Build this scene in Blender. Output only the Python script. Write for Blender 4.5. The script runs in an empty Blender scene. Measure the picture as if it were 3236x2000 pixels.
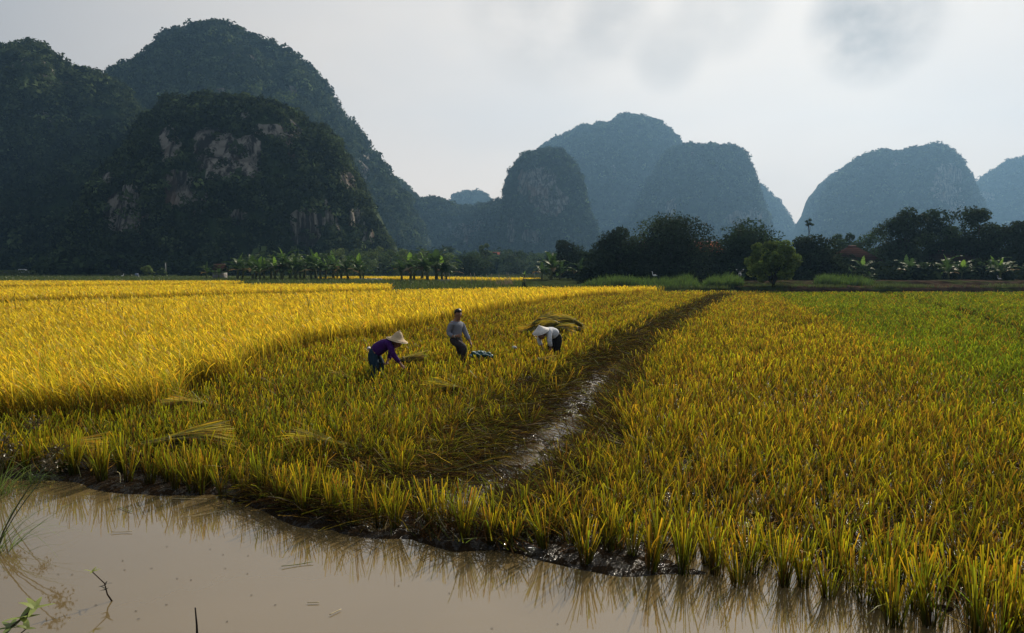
import bpy, bmesh, math, random
import numpy as np
from mathutils import Vector, Matrix, Euler

# ------------------------------------------------------------------ set-up
R = math.radians
rng = np.random.default_rng(11)
random.seed(11)
SC = bpy.context.scene
COL = SC.collection

IW, IH, FPX, HOR = 3236.0, 2000.0, 2157.0, 848.0      # photograph size, focal length in its pixels, horizon row
CAMZ = 2.35                                           # water level is z = 0, the paddy floor about 0.05
PITCH = math.atan((IH / 2 - HOR) / FPX)

cam = bpy.data.cameras.new('camera')
cam.lens, cam.sensor_width, cam.sensor_fit = 24.0, 36.0, 'HORIZONTAL'
cam.clip_start, cam.clip_end = 0.1, 12000.0
camo = bpy.data.objects.new('camera', cam)
camo.location = (0, 0, CAMZ)
camo.rotation_euler = (R(90) - PITCH, 0, 0)
COL.objects.link(camo)
SC.camera = camo

SUN_AZ, SUN_EL = R(28), R(33)
SUN_DIR = Vector((math.sin(SUN_AZ) * math.cos(SUN_EL), math.cos(SUN_AZ) * math.cos(SUN_EL), math.sin(SUN_EL)))

SC.view_settings.view_transform = 'Standard'
SC.view_settings.look = 'None'
SC.view_settings.exposure = 0.32
SC.view_settings.gamma = 1.0
SC.view_settings.use_curve_mapping = False
SC.render.engine = 'CYCLES'
cy = SC.cycles
cy.max_bounces, cy.diffuse_bounces, cy.glossy_bounces = 6, 3, 3
cy.transmission_bounces, cy.transparent_max_bounces, cy.volume_bounces = 4, 6, 0
cy.use_denoising = True
cy.caustics_reflective = False
cy.caustics_refractive = False


def pray(px, py):
    """direction of a photograph pixel, scaled so that its forward (y) part is 1"""
    cx, cyy = (px - IW / 2) / FPX, (IH / 2 - py) / FPX
    d = np.array([cx, math.cos(PITCH) + cyy * math.sin(PITCH), -math.sin(PITCH) + cyy * math.cos(PITCH)])
    return d / d[1]


def on_plane(px, py, z=0.05):
    d = pray(px, py)
    t = (z - CAMZ) / d[2]
    return np.array([d[0] * t, t, z])


def at_depth(px, py, Y):
    d = pray(px, py)
    return np.array([d[0] * Y, Y, CAMZ + d[2] * Y])


def project(P):
    """photograph pixels of world points (N,3)"""
    x, y, z = P[:, 0], P[:, 1], P[:, 2] - CAMZ
    f = y * math.cos(PITCH) - z * math.sin(PITCH)
    u = y * math.sin(PITCH) + z * math.cos(PITCH)
    return IW / 2 + FPX * x / f, IH / 2 - FPX * u / f


# ------------------------------------------------------------------ world
W = bpy.data.worlds.new('World')
SC.world = W
W.use_nodes = True
nt = W.node_tree
nt.nodes.clear()


def N(tree, typ, **kw):
    n = tree.nodes.new(typ)
    for k, v in kw.items():
        setattr(n, k, v)
    return n


def mth(tree, op, a, b=None, c=None, clamp=False):
    n = tree.nodes.new('ShaderNodeMath')
    n.operation = op
    n.use_clamp = clamp
    for i, v in enumerate((a, b, c)):
        if v is None:
            continue
        if isinstance(v, (int, float)):
            n.inputs[i].default_value = v
        else:
            tree.links.new(v, n.inputs[i])
    return n.outputs[0]


def mixc(tree, fac, a, b, blend='MIX'):
    n = tree.nodes.new('ShaderNodeMix')
    n.data_type = 'RGBA'
    n.blend_type = blend
    n.clamp_factor = True
    for i, v in ((0, fac), (6, a), (7, b)):
        if isinstance(v, (int, float)):
            n.inputs[i].default_value = v
        elif isinstance(v, (tuple, list)):
            n.inputs[i].default_value = (*v[:3], 1.0)
        else:
            tree.links.new(v, n.inputs[i])
    return n.outputs[2]


def mrange(tree, v, a, b, c=0.0, d=1.0, smooth=True):
    n = tree.nodes.new('ShaderNodeMapRange')
    n.interpolation_type = 'SMOOTHSTEP' if smooth else 'LINEAR'
    n.clamp = True
    tree.links.new(v, n.inputs[0])
    for i, q in zip((1, 2, 3, 4), (a, b, c, d)):
        n.inputs[i].default_value = q
    return n.outputs[0]


tc = N(nt, 'ShaderNodeTexCoord')
sky = N(nt, 'ShaderNodeTexSky', sky_type='NISHITA', sun_disc=False)
sky.sun_elevation, sky.sun_rotation = SUN_EL, SUN_AZ
sky.air_density, sky.dust_density, sky.ozone_density = 1.2, 4.0, 1.5
nrm = N(nt, 'ShaderNodeVectorMath', operation='NORMALIZE')
nt.links.new(tc.outputs['Generated'], nrm.inputs[0])
dirv = nrm.outputs[0]


def wdot(v):
    n = N(nt, 'ShaderNodeVectorMath', operation='DOT_PRODUCT')
    nt.links.new(dirv, n.inputs[0])
    n.inputs[1].default_value = v
    return n.outputs['Value']


def wnoise(scale, detail, rough, zs=2.2, off=0.0):
    m = N(nt, 'ShaderNodeMapping')
    m.inputs['Scale'].default_value = (1, 1, zs)
    m.inputs['Location'].default_value = (off, off * 0.7, off * 1.3)
    nt.links.new(dirv, m.inputs[0])
    n = N(nt, 'ShaderNodeTexNoise')
    n.inputs['Scale'].default_value = scale
    n.inputs['Detail'].default_value = detail
    n.inputs['Roughness'].default_value = rough
    nt.links.new(m.outputs[0], n.inputs['Vector'])
    return n.outputs['Fac']


# bright hazy overcast around the sun, bluer and dimmer away from it
# the brightest cloud lies a little left of the veiled sun
GLOW = Vector((math.sin(R(21)) * math.cos(R(26)), math.cos(R(21)) * math.cos(R(26)), math.sin(R(26))))
glow = mrange(nt, wdot(GLOW), 0.35, 0.97)
hz = Vector((math.sin(R(16)), math.cos(R(16)), 0.02)).normalized()
glow_h = mrange(nt, wdot(hz), 0.2, 1.0)
CL_FAR, CL_SUN, CL_HZ = (2.6, 2.9, 3.3), (9.7, 8.7, 7.7), (10.7, 9.3, 8.1)
clc = mixc(nt, glow, CL_FAR, CL_SUN)
sepz = N(nt, 'ShaderNodeSeparateXYZ')
nt.links.new(dirv, sepz.inputs[0])
low = mrange(nt, sepz.outputs['Z'], 0.42, 0.02)
clc = mixc(nt, mth(nt, 'MULTIPLY', glow_h, low), clc, CL_HZ)
soft = mrange(nt, wnoise(3.2, 3, 0.5), 0.35, 0.7)
clc = mixc(nt, mth(nt, 'MULTIPLY', soft, 0.22), clc, (5.9, 6.1, 6.5))


def dark_cloud(px, py, r, k, seed):
    v = Vector(pray(px, py)).normalized()
    m = mrange(nt, wdot(v), math.cos(r), math.cos(r * 0.1))
    n = mrange(nt, wnoise(8.0, 5, 0.5, 1.4, seed), 0.22, 0.66)
    return mth(nt, 'MULTIPLY', mth(nt, 'MULTIPLY', m, n), k, clamp=True)


for (px, py, r, k, sd) in ((2755, 75, 0.085, 1.3, 9.0), (2280, 15, 0.08, 0.4, 2.0), (1750, -20, 0.14, 0.5, 3.0),
                           (2110, 170, 0.06, 0.4, 4.0), (2880, 70, 0.06, 0.3, 6.0), (1960, 70, 0.07, 0.4, 8.0)):
    clc = mixc(nt, dark_cloud(px, py, r, k, sd), clc, (3.9, 3.75, 3.7))
skym = mixc(nt, 0.95, sky.outputs[0], clc)
bg = N(nt, 'ShaderNodeBackground')
bg.inputs['Strength'].default_value = 0.08
nt.links.new(skym, bg.inputs['Color'])
wo = N(nt, 'ShaderNodeOutputWorld')
nt.links.new(bg.outputs[0], wo.inputs['Surface'])

# ------------------------------------------------------------------ sun
sl = bpy.data.lights.new('sun', 'SUN')
sl.energy, sl.angle, sl.color = 5.0, R(0.8), (1.0, 0.90, 0.74)
so = bpy.data.objects.new('sun', sl)
so.rotation_euler = SUN_DIR.to_track_quat('Z', 'Y').to_euler()
so.location = (60, 160, 120)
COL.objects.link(so)

# ------------------------------------------------------------------ haze values (the box itself follows the hills)
HAZE_COL, HAZE_DENS = (0.24, 0.445, 0.70), 0.00025


# ------------------------------------------------------------------ helpers
def tag(o, label=None, cat=None, group=None, kind=None):
    if label:
        o['label'] = label
    if cat:
        o['category'] = cat
    if group:
        o['group'] = group
    if kind:
        o['kind'] = kind
    return o


def empty(name, loc, rz=0.0, sc=1.0):
    o = bpy.data.objects.new(name, None)
    o.empty_display_size = 0.2
    o.location = loc
    o.rotation_euler = (0, 0, rz)
    o.scale = (sc, sc, sc)
    COL.objects.link(o)
    return o


def copy_tree(o, parent=None):
    c = o.copy()
    COL.objects.link(c)
    if parent:
        c.parent = parent
    for ch in list(o.children):
        copy_tree(ch, c)
    return c


def mesh_data(name, V, faces, mat, col=None, smooth=False, extra=None):
    """faces: list of int arrays (M,k)"""
    V = np.asarray(V, 'f4')
    me = bpy.data.meshes.new(name)
    me.vertices.add(len(V))
    me.vertices.foreach_set('co', V.ravel())
    loops = np.concatenate([f.ravel() for f in faces]).astype('i4')
    cnt = np.concatenate([np.full(len(f), f.shape[1]) for f in faces])
    start = np.concatenate([[0], np.cumsum(cnt)[:-1]]).astype('i4')
    me.loops.add(len(loops))
    me.loops.foreach_set('vertex_index', loops)
    me.polygons.add(len(cnt))
    me.polygons.foreach_set('loop_start', start)
    if smooth:
        me.polygons.foreach_set('use_smooth', np.ones(len(cnt), bool))
    me.update(calc_edges=True)
    if col is not None:
        a = me.color_attributes.new('col', 'FLOAT_COLOR', 'POINT')
        c4 = np.ones((len(V), 4), 'f4')
        c4[:, :3] = col
        a.data.foreach_set('color', c4.ravel())
    for k, v in (extra or {}).items():
        a = me.attributes.new(k, 'FLOAT', 'POINT')
        a.data.foreach_set('value', np.asarray(v, 'f4'))
    if mat:
        me.materials.append(mat)
    return me


def mk(name, V, faces, mat, col=None, parent=None, smooth=False, extra=None, loc=None):
    o = bpy.data.objects.new(name, mesh_data(name, V, faces, mat, col, smooth, extra))
    COL.objects.link(o)
    if parent:
        o.parent = parent
    if loc is not None:
        o.location = loc
    return o


class MB:
    """collects pieces of one mesh"""

    def __init__(self):
        self.v, self.q, self.c, self.n = [], {}, [], 0

    def add(self, V, faces, col=(1, 1, 1)):
        V = np.asarray(V, float).reshape(-1, 3)
        for f in faces:
            f = np.asarray(f, int)
            if len(f):
                self.q.setdefault(f.shape[1], []).append(f + self.n)
        self.v.append(V)
        c = np.asarray(col, float)
        self.c.append(np.broadcast_to(c, V.shape) if c.ndim < 2 else c)
        self.n += len(V)
        return self

    def box(self, c, s, col=(1, 1, 1), rz=0.0, top=1.0, bev=0.0):
        hx, hy, hz_ = s[0] / 2, s[1] / 2, s[2] / 2
        V = np.array([[sx * hx * (top if sz > 0 else 1), sy * hy * (top if sz > 0 else 1), sz * hz_] for sz in (-1, 1) for sx, sy in ((-1, -1), (1, -1), (1, 1), (-1, 1))])
        ca, sa = math.cos(rz), math.sin(rz)
        V = np.stack([V[:, 0] * ca - V[:, 1] * sa, V[:, 0] * sa + V[:, 1] * ca, V[:, 2]], 1) + np.array(c)
        return self.add(V, [np.array([[3, 2, 1, 0], [4, 5, 6, 7], [0, 1, 5, 4], [1, 2, 6, 5], [2, 3, 7, 6], [3, 0, 4, 7]])], col)

    def tube(self, pts, rad, sides=7, col=(1, 1, 1), cap=True):
        pts = np.asarray(pts, float)
        n = len(pts)
        rad = np.broadcast_to(np.asarray(rad, float), (n,))
        V, up = [], np.array([0.31, 0.17, 0.93])
        for i in range(n):
            d = pts[min(i + 1, n - 1)] - pts[max(i - 1, 0)]
            d = d / (np.linalg.norm(d) + 1e-9)
            a = np.cross(d, up)
            if np.linalg.norm(a) < 1e-3:
                a = np.cross(d, np.array([1.0, 0, 0]))
            a /= np.linalg.norm(a)
            b = np.cross(d, a)
            th = np.arange(sides) / sides * 2 * math.pi
            V.append(pts[i] + rad[i] * (np.cos(th)[:, None] * a + np.sin(th)[:, None] * b))
        V = np.concatenate(V)
        k = np.arange(sides)
        F = [np.stack([i * sides + k, i * sides + (k + 1) % sides, (i + 1) * sides + (k + 1) % sides, (i + 1) * sides + k], 1) for i in range(n - 1)]
        cc = np.asarray(col, float)
        if cc.ndim == 2:
            cc = np.repeat(cc, sides, 0)
        self.add(V, [np.concatenate(F)], cc)
        if cap:
            base = self.n - len(V)
            self.q.setdefault(sides, []).append((base + k[::-1])[None])
            self.q.setdefault(sides, []).append((base + (n - 1) * sides + k)[None])
        return self

    def lathe(self, prof, sides=20, col=(1, 1, 1), M=None):
        prof = np.asarray(prof, float)
        th = np.arange(sides) / sides * 2 * math.pi
        V = np.concatenate([np.stack([r * np.cos(th), r * np.sin(th), np.full(sides, z)], 1) for r, z in prof])
        if M is not None:
            V = V @ np.array(M.to_3x3()).T + np.array(M.translation)
        k = np.arange(sides)
        F = [np.stack([i * sides + k, i * sides + (k + 1) % sides, (i + 1) * sides + (k + 1) % sides, (i + 1) * sides + k], 1) for i in range(len(prof) - 1)]
        return self.add(V, [np.concatenate(F)], col)

    def ell(self, c, r, nu=10, nv=7, col=(1, 1, 1), noise=0.0):
        th = np.arange(nu) / nu * 2 * math.pi
        ph = np.linspace(0.001, math.pi - 0.001, nv)
        V = np.array([[math.sin(p) * math.cos(t), math.sin(p) * math.sin(t), math.cos(p)] for p in ph for t in th])
        if noise:
            V = V * (1 + noise * fbm(V * 2.1 + np.array(c), 3)[:, None])
        V = V * np.array(r) + np.array(c)
        k = np.arange(nu)
        F = [np.stack([i * nu + k, (i + 1) * nu + k, (i + 1) * nu + (k + 1) % nu, i * nu + (k + 1) % nu], 1) for i in range(nv - 1)]
        return self.add(V, [np.concatenate(F)], col)

    def build(self, name, mat, parent=None, smooth=False, loc=None):
        V = np.concatenate(self.v)
        return mk(name, V, [np.concatenate(f) for f in self.q.values()], mat, np.concatenate(self.c), parent, smooth, None, loc)


def vnoise(P, seed=0):
    P = np.asarray(P, float)
    i = np.floor(P).astype(np.int64)
    f = P - i
    f = f * f * (3 - 2 * f)

    def h(dx, dy, dz):
        n = ((i[:, 0] + dx) * 374761393 + (i[:, 1] + dy) * 668265263 + (i[:, 2] + dz) * 1440662683 + seed * 974634777) & 0xFFFFFFFF
        n = ((n ^ (n >> 13)) * 1274126177) & 0xFFFFFFFF
        n = ((n ^ (n >> 16)) * 2246822519) & 0xFFFFFFFF
        return (n & 0xFFFF) / 32767.5 - 1.0

    x, y, z = f[:, 0], f[:, 1], f[:, 2]
    a = h(0, 0, 0) * (1 - x) + h(1, 0, 0) * x
    b = h(0, 1, 0) * (1 - x) + h(1, 1, 0) * x
    c = h(0, 0, 1) * (1 - x) + h(1, 0, 1) * x
    d = h(0, 1, 1) * (1 - x) + h(1, 1, 1) * x
    return (a * (1 - y) + b * y) * (1 - z) + (c * (1 - y) + d * y) * z


def fbm(P, octv=4, seed=0, gain=0.5):
    P = np.asarray(P, float)
    s, a, t = 0, 1.0, 0
    for k in range(octv):
        s = s + a * vnoise(P * (2.03 ** k) + 17.3 * k, seed + k)
        t += a
        a *= gain
    return s / t


def sstep(x, a, b):
    t = np.clip((x - a) / (b - a), 0, 1)
    return t * t * (3 - 2 * t)


def unit(v):
    return v / (np.linalg.norm(v, axis=-1, keepdims=True) + 1e-9)


def jit(c, n, amt=0.15, hue=0.06):
    """n colours scattered around c"""
    c = np.asarray(c, float)
    k = 1 + amt * rng.standard_normal((n, 1))
    return np.clip(c * k * (1 + hue * rng.standard_normal((n, 3))), 0.004, 0.95)


def cards(P, Nd, L, Wd, col):
    """small rhombic leaves centred on P, facing about Nd"""
    n = len(P)
    Nd = unit(Nd)
    t = unit(np.cross(Nd, rng.standard_normal((n, 3))))
    b = np.cross(Nd, t)
    L = np.broadcast_to(L, (n,))[:, None]
    Wd = np.broadcast_to(Wd, (n,))[:, None]
    V = np.stack([P - t * L / 2, P + b * Wd / 2 + Nd * Wd * 0.12, P + t * L / 2, P - b * Wd / 2 + Nd * Wd * 0.12], 1).reshape(-1, 3)
    F = np.arange(4 * n).reshape(n, 4)
    return V, F, np.repeat(np.broadcast_to(col, (n, 3)), 4, 0)


def blades(P, h, az, lean, w, c0, c1, seg=3, curve=1.6, droop=0.0, tipw=0.15, taper=1.0, face=None, cpow=0.8, cm=None):
    """ribbons that grow from P"""
    n = len(P)
    t = np.linspace(0, 1, seg + 1)
    bc = lambda a: np.broadcast_to(np.asarray(a, float), (n,))
    h, az, lean, w, droop = map(bc, (h, az, lean, w, droop))
    face = rng.uniform(0, math.pi, n) if face is None else bc(face)
    d = np.stack([np.cos(az), np.sin(az), np.zeros(n)], 1)
    s = np.stack([np.cos(face), np.sin(face), np.zeros(n)], 1)
    V = np.empty((n, seg + 1, 2, 3))
    C = np.empty((n, seg + 1, 2, 3))
    c0 = np.broadcast_to(c0, (n, 3))
    c1 = np.broadcast_to(c1, (n, 3))
    for k, tk in enumerate(t):
        p = P + d * (lean * tk ** curve)[:, None]
        p = p + np.array([0, 0, 1.0]) * (h * (tk - droop * tk ** 3))[:, None]
        ww = w * (1 - (1 - tipw) * tk ** taper) / 2
        V[:, k, 0] = p - s * ww[:, None]
        V[:, k, 1] = p + s * ww[:, None]
        cc = c0 + (c1 - c0) * tk ** cpow
        C[:, k, 0] = C[:, k, 1] = cc
    m = (seg + 1) * 2
    base = (np.arange(n) * m)[:, None]
    F = np.concatenate([base + np.array([[2 * k, 2 * k + 1, 2 * k + 3, 2 * k + 2]]) for k in range(seg)])
    return V.reshape(-1, 3), F, C.reshape(-1, 3)


def inside(poly, x, y):
    poly = np.asarray(poly, float)
    c = np.zeros(len(x), bool)
    j = len(poly) - 1
    for i in range(len(poly)):
        xi, yi, xj, yj = *poly[i], *poly[j]
        c ^= ((yi > y) != (yj > y)) & (x < (xj - xi) * (y - yi) / (yj - yi + 1e-12) + xi)
        j = i
    return c


def line_dist(line, x, y):
    line = np.asarray(line, float)
    best = np.full(len(x), 1e9)
    for a, b in zip(line[:-1], line[1:]):
        ab = b - a
        t = np.clip(((x - a[0]) * ab[0] + (y - a[1]) * ab[1]) / (ab @ ab), 0, 1)
        best = np.minimum(best, np.hypot(x - a[0] - t * ab[0], y - a[1] - t * ab[1]))
    return best


# ------------------------------------------------------------------ materials
def new_mat(name):
    m = bpy.data.materials.new(name)
    m.use_nodes = True
    m.node_tree.nodes.clear()
    o = N(m.node_tree, 'ShaderNodeOutputMaterial')
    return m, m.node_tree, o


def leaf_mat(name, trans=0.4, gloss=0.04, rough=0.4, tgain=(1, 1, 1)):
    """thin leaf: colour attribute, part of the light passes through"""
    m, t, o = new_mat(name)
    a = N(t, 'ShaderNodeAttribute', attribute_name='col')
    d = N(t, 'ShaderNodeBsdfDiffuse')
    tr = N(t, 'ShaderNodeBsdfTranslucent')
    g = N(t, 'ShaderNodeBsdfGlossy')
    g.inputs['Roughness'].default_value = rough
    g.inputs['Color'].default_value = (0.9, 0.9, 0.85, 1)
    t.links.new(a.outputs['Color'], d.inputs['Color'])
    t.links.new(mixc(t, 1.0, a.outputs['Color'], tgain, 'MULTIPLY'), tr.inputs['Color'])
    m1 = N(t, 'ShaderNodeMixShader')
    m1.inputs[0].default_value = trans
    t.links.new(d.outputs[0], m1.inputs[1])
    t.links.new(tr.outputs[0], m1.inputs[2])
    m2 = N(t, 'ShaderNodeMixShader')
    m2.inputs[0].default_value = gloss
    t.links.new(m1.outputs[0], m2.inputs[1])
    t.links.new(g.outputs[0], m2.inputs[2])
    t.links.new(m2.outputs[0], o.inputs['Surface'])
    return m


def pbr(name, rough=0.7, spec=0.3, bump=0.0, bscale=8.0, attr=True, base=(0.5, 0.5, 0.5), var=0.0, vscale=3.0, metal=0.0):
    """solid surface: colour attribute (or base), noise variation and bump"""
    m, t, o = new_mat(name)
    p = N(t, 'ShaderNodeBsdfPrincipled')
    p.inputs['Roughness'].default_value = rough
    p.inputs['Specular IOR Level'].default_value = spec
    p.inputs['Metallic'].default_value = metal
    tcn = N(t, 'ShaderNodeTexCoord')
    src = N(t, 'ShaderNodeAttribute', attribute_name='col').outputs['Color'] if attr else None
    if src is None:
        r = N(t, 'ShaderNodeRGB')
        r.outputs[0].default_value = (*base, 1)
        src = r.outputs[0]
    if var:
        n = N(t, 'ShaderNodeTexNoise')
        n.inputs['Scale'].default_value = vscale
        n.inputs['Detail'].default_value = 5
        t.links.new(tcn.outputs['Object'], n.inputs['Vector'])
        k = mrange(t, n.outputs['Fac'], 0.3, 0.7, 1 - var, 1 + var)
        comb = N(t, 'ShaderNodeCombineXYZ')
        for i in range(3):
            t.links.new(k, comb.inputs[i])
        src = mixc(t, 1.0, src, comb.outputs[0], 'MULTIPLY')
    t.links.new(src, p.inputs['Base Color'])
    if bump:
        n2 = N(t, 'ShaderNodeTexNoise')
        n2.inputs['Scale'].default_value = bscale
        n2.inputs['Detail'].default_value = 6
        t.links.new(tcn.outputs['Object'], n2.inputs['Vector'])
        b = N(t, 'ShaderNodeBump')
        b.inputs['Strength'].default_value = bump
        b.inputs['Distance'].default_value = 0.05
        t.links.new(n2.outputs['Fac'], b.inputs['Height'])
        t.links.new(b.outputs[0], p.inputs['Normal'])
    t.links.new(p.outputs[0], o.inputs['Surface'])
    return m


M_RICE = leaf_mat('rice_leaf', 0.60, 0.008, 0.4, (1.15, 1.02, 0.40))
M_STUB = leaf_mat('stubble_leaf', 0.55, 0.012, 0.35, (1.15, 1.02, 0.40))
M_LEAF = leaf_mat('tree_leaf', 0.30, 0.008, 0.5)
M_BANANA = leaf_mat('banana_leaf', 0.40, 0.03, 0.45)
M_FOREST = leaf_mat('forest_leaf', 0.22, 0.0, 0.5)
M_GRASS = leaf_mat('grass_leaf', 0.45, 0.04, 0.4)
M_STRAW = leaf_mat('straw', 0.2, 0.0, 0.5)
M_SHEAF = leaf_mat('sheaf_straw', 0.5, 0.03, 0.4, (1.1, 1.0, 0.5))
M_BARK = pbr('bark', 0.9, 0.1, 0.6, 6.0, var=0.25)
M_SOLID = pbr('painted_solid', 0.6, 0.3, 0.0, var=0.12, vscale=6.0)
M_EARTH = pbr('earth', 0.95, 0.0, 0.9, 3.0, var=0.45, vscale=1.3)
M_PLASTER = pbr('plaster', 0.85, 0.15, 0.3, 5.0, var=0.3, vscale=1.2)

# ------------------------------------------------------------------ layout of the fields (world metres)
WL = np.array([(-40, 12.0), (-12, 8.6), (-5.7, 7.6), (-5.1, 7.5), (-4.0, 7.1), (-3.13, 6.97), (-2.1, 6.34), (-1.43, 5.96), (-0.87, 5.89), (-0.31, 5.62),
               (0.45, 5.32), (1.15, 5.16), (1.8, 4.95), (2.3, 4.58), (2.78, 4.34), (3.12, 4.16), (6.0, 2.6), (12.0, -0.5)])
TRACK = [(-1.10, 5.9), (-0.55, 6.6), (0.36, 8.4), (1.35, 12.3), (4.0, 21.4), (10.1, 37.6), (17.8, 57)]
TRACK_SMALL = [(1.2, 27), (4.8, 36), (9.9, 48)]
RICE_A = [(-7.05, 9.4), (-5.5, 10.1), (-5.5, 13.0), (-5.66, 17.0), (-4.8, 20.1), (-3.45, 23.4), (-1.65, 30.2), (1.5, 40), (6.2, 51), (13.5, 60.5),
          (10.5, 61.5), (0, 57.5), (-9.7, 51), (-26, 31.5), (-42, 14), (-42, 12.5), (-16, 9.9)]
RICE_B = [(-28.3, 37.7), (-10.5, 58.5), (-12, 68), (-28, 67), (-42, 56), (-62, 38), (-52, 20)]
RICE_C = [(-50, 67), (-32, 75), (-33, 84), (-63, 84), (-84, 60), (-74, 48)]
RICE_D = [(-34, 118), (3, 98), (5, 112), (-20, 135), (-32, 134)]
FIELD_FAR = 60.0


def water_s(x, y):
    return (y - np.interp(x, WL[:, 0], WL[:, 1])) * 0.92


def green_mask(x, y):
    """1 where the stubble is the greener regrowth at the right"""
    bx = np.interp(y, [4, 6, 10.3, 16.4, 28.8, 64], [5.6, 6.0, 7.5, 9.6, 13.2, 23.8])
    wd = np.interp(y, [6, 12, 20, 30, 60], [2.4, 2.2, 1.2, 0.5, 0.5])
    return sstep(x - bx, -wd, wd)


def ground_z(x, y):
    P = np.stack([x, y, np.zeros_like(x)], 1)
    s = water_s(x, y) + 0.16 * fbm(P * 1.3, 3, 5)
    z = -0.45 + 0.485 * sstep(s, -0.62, 0.02)
    near = sstep(-y, -30, -14)
    z = z + (0.028 * fbm(P * 2.6, 3, 1) + 0.016 * fbm(P * 9.0, 3, 2)) * sstep(s, -0.3, 0.3) * near
    wet = sstep(x, 0.6, 1.8) * sstep(-s, -1.3, -0.5)                      # right front: water stands between the clumps
    z = z - 0.05 * wet * sstep(s, -0.4, 0.1)
    td = line_dist(TRACK, x, y)
    wob = 0.25 * fbm(P * 0.7, 2, 33)
    z = z - (0.030 + 0.13 * fbm(P * 1.6, 3, 35)) * sstep(-np.abs(td + wob * 1.1), -0.42, -0.10) * sstep(s, -0.1, 0.25) * sstep(-y, -22, -14)
    z = z + 0.03 * sstep(-np.abs(td - 0.75), -0.3, -0.05) * near
    z = z + 0.045 * fbm(P * 4.0, 3, 36) * sstep(-td, -0.9, -0.5) * near           # pushed-up rims
    lip = sstep(-np.abs(s - 0.10), -0.16, 0.0)
    z = z + lip * 0.008 * (1 - wet) * (0.6 + 0.8 * fbm(P * 3.0, 2, 9))
    z = np.where(y < 2.0, np.maximum(z, 0.7 * sstep(-y, -1.9, -0.6) - 0.45 * sstep(y, 0.4, 1.9)), z)
    z = z + 0.10 * sstep(y, 60, 66) + 0.25 * sstep(y, 66, 90)
    return z


# ------------------------------------------------------------------ ground and water
def grow(a, b, step, k):
    out, s = [a], step
    while out[-1] < b:
        s *= k
        out.append(out[-1] + s)
    return out


gx_pos = np.concatenate([np.arange(0, 7.0, 0.055), grow(7.0, 1800, 0.06, 1.075)])
gx = np.concatenate([-gx_pos[:0:-1], gx_pos])
gy = np.concatenate([[-60, -25, -10, -5, -3], np.arange(-2, 3.2, 0.25), np.arange(3.3, 10.5, 0.055), grow(10.5, 1900, 0.06, 1.035)])
GX, GY = np.meshgrid(gx, gy)
vx, vy = GX.ravel(), GY.ravel()
vz = ground_z(vx, vy)
nxg, nyg = len(gx), len(gy)
ii = (np.arange(nyg - 1)[:, None] * nxg + np.arange(nxg - 1)[None]).ravel()
gfaces = np.stack([ii, ii + 1, ii + nxg + 1, ii + nxg], 1)
grass_w = sstep(vy, 59.5, 62)
for poly in (RICE_B, RICE_C, RICE_D):
    grass_w = grass_w * (1 - inside(poly, vx, vy))
grass_w = np.maximum(grass_w, inside([(-70, 14), (-26, 32), (-9.7, 51.5), (-10.5, 58.5), (-28.3, 37.7), (-60, 16)], vx, vy) * 0.6)
gP = np.stack([vx, vy, vz * 0], 1)
mud = np.array([0.026, 0.018, 0.011]) * (1 + 0.35 * fbm(gP * 0.9, 3, 21))[:, None]
grs = np.array([0.026, 0.034, 0.012]) * (1 + 0.4 * fbm(gP * 0.15, 4, 22))[:, None]
gcol = mud * (1 - grass_w)[:, None] + grs * grass_w[:, None]

m, t, o = new_mat('wet_mud')
p = N(t, 'ShaderNodeBsdfPrincipled')
att = N(t, 'ShaderNodeAttribute', attribute_name='col')
gw = N(t, 'ShaderNodeAttribute', attribute_name='grass')
ww = N(t, 'ShaderNodeAttribute', attribute_name='wet')
tcn = N(t, 'ShaderNodeTexCoord')
n1 = N(t, 'ShaderNodeTexNoise')
n1.inputs['Scale'].default_value = 9.0
n1.inputs['Detail'].default_value = 8
n1.inputs['Roughness'].default_value = 0.65
t.links.new(tcn.outputs['Object'], n1.inputs['Vector'])
cvar = mixc(t, mrange(t, n1.outputs['Fac'], 0.35, 0.7), (0.6, 0.6, 0.6), (1.3, 1.25, 1.2))
t.links.new(mixc(t, 1.0, att.outputs['Color'], cvar, 'MULTIPLY'), p.inputs['Base Color'])
rgh = mixc(t, mth(t, 'MAXIMUM', gw.outputs['Fac'], mth(t, 'SUBTRACT', 1.0, ww.outputs['Fac'])), mixc(t, mrange(t, n1.outputs['Fac'], 0.40, 0.65), (0.13,) * 3, (0.85,) * 3), (0.95,) * 3)
t.links.new(rgh, p.inputs['Roughness'])
t.links.new(mth(t, 'MULTIPLY', mrange(t, ww.outputs['Fac'], 0.0, 1.0, 0.0, 0.45, False), mrange(t, n1.outputs['Fac'], 0.52, 0.44)), p.inputs['Specular IOR Level'])
n2 = N(t, 'ShaderNodeTexNoise')
n2.inputs['Scale'].default_value = 28.0
n2.inputs['Detail'].default_value = 6
t.links.new(tcn.outputs['Object'], n2.inputs['Vector'])
bmp = N(t, 'ShaderNodeBump')
bmp.inputs['Strength'].default_value = 0.9
bmp.inputs['Distance'].default_value = 0.04
t.links.new(n2.outputs['Fac'], bmp.inputs['Height'])
t.links.new(bmp.outputs[0], p.inputs['Normal'])
t.links.new(p.outputs[0], o.inputs['Surface'])
M_MUD = m
tag(mk('ground', np.stack([vx, vy, vz], 1), [gfaces], M_MUD, gcol, None, True, {'grass': grass_w, 'wet': sstep(-vy, -19, -11)}), 'dark wet muddy paddy floor running back to grassy land', 'ground', kind='structure')

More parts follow.
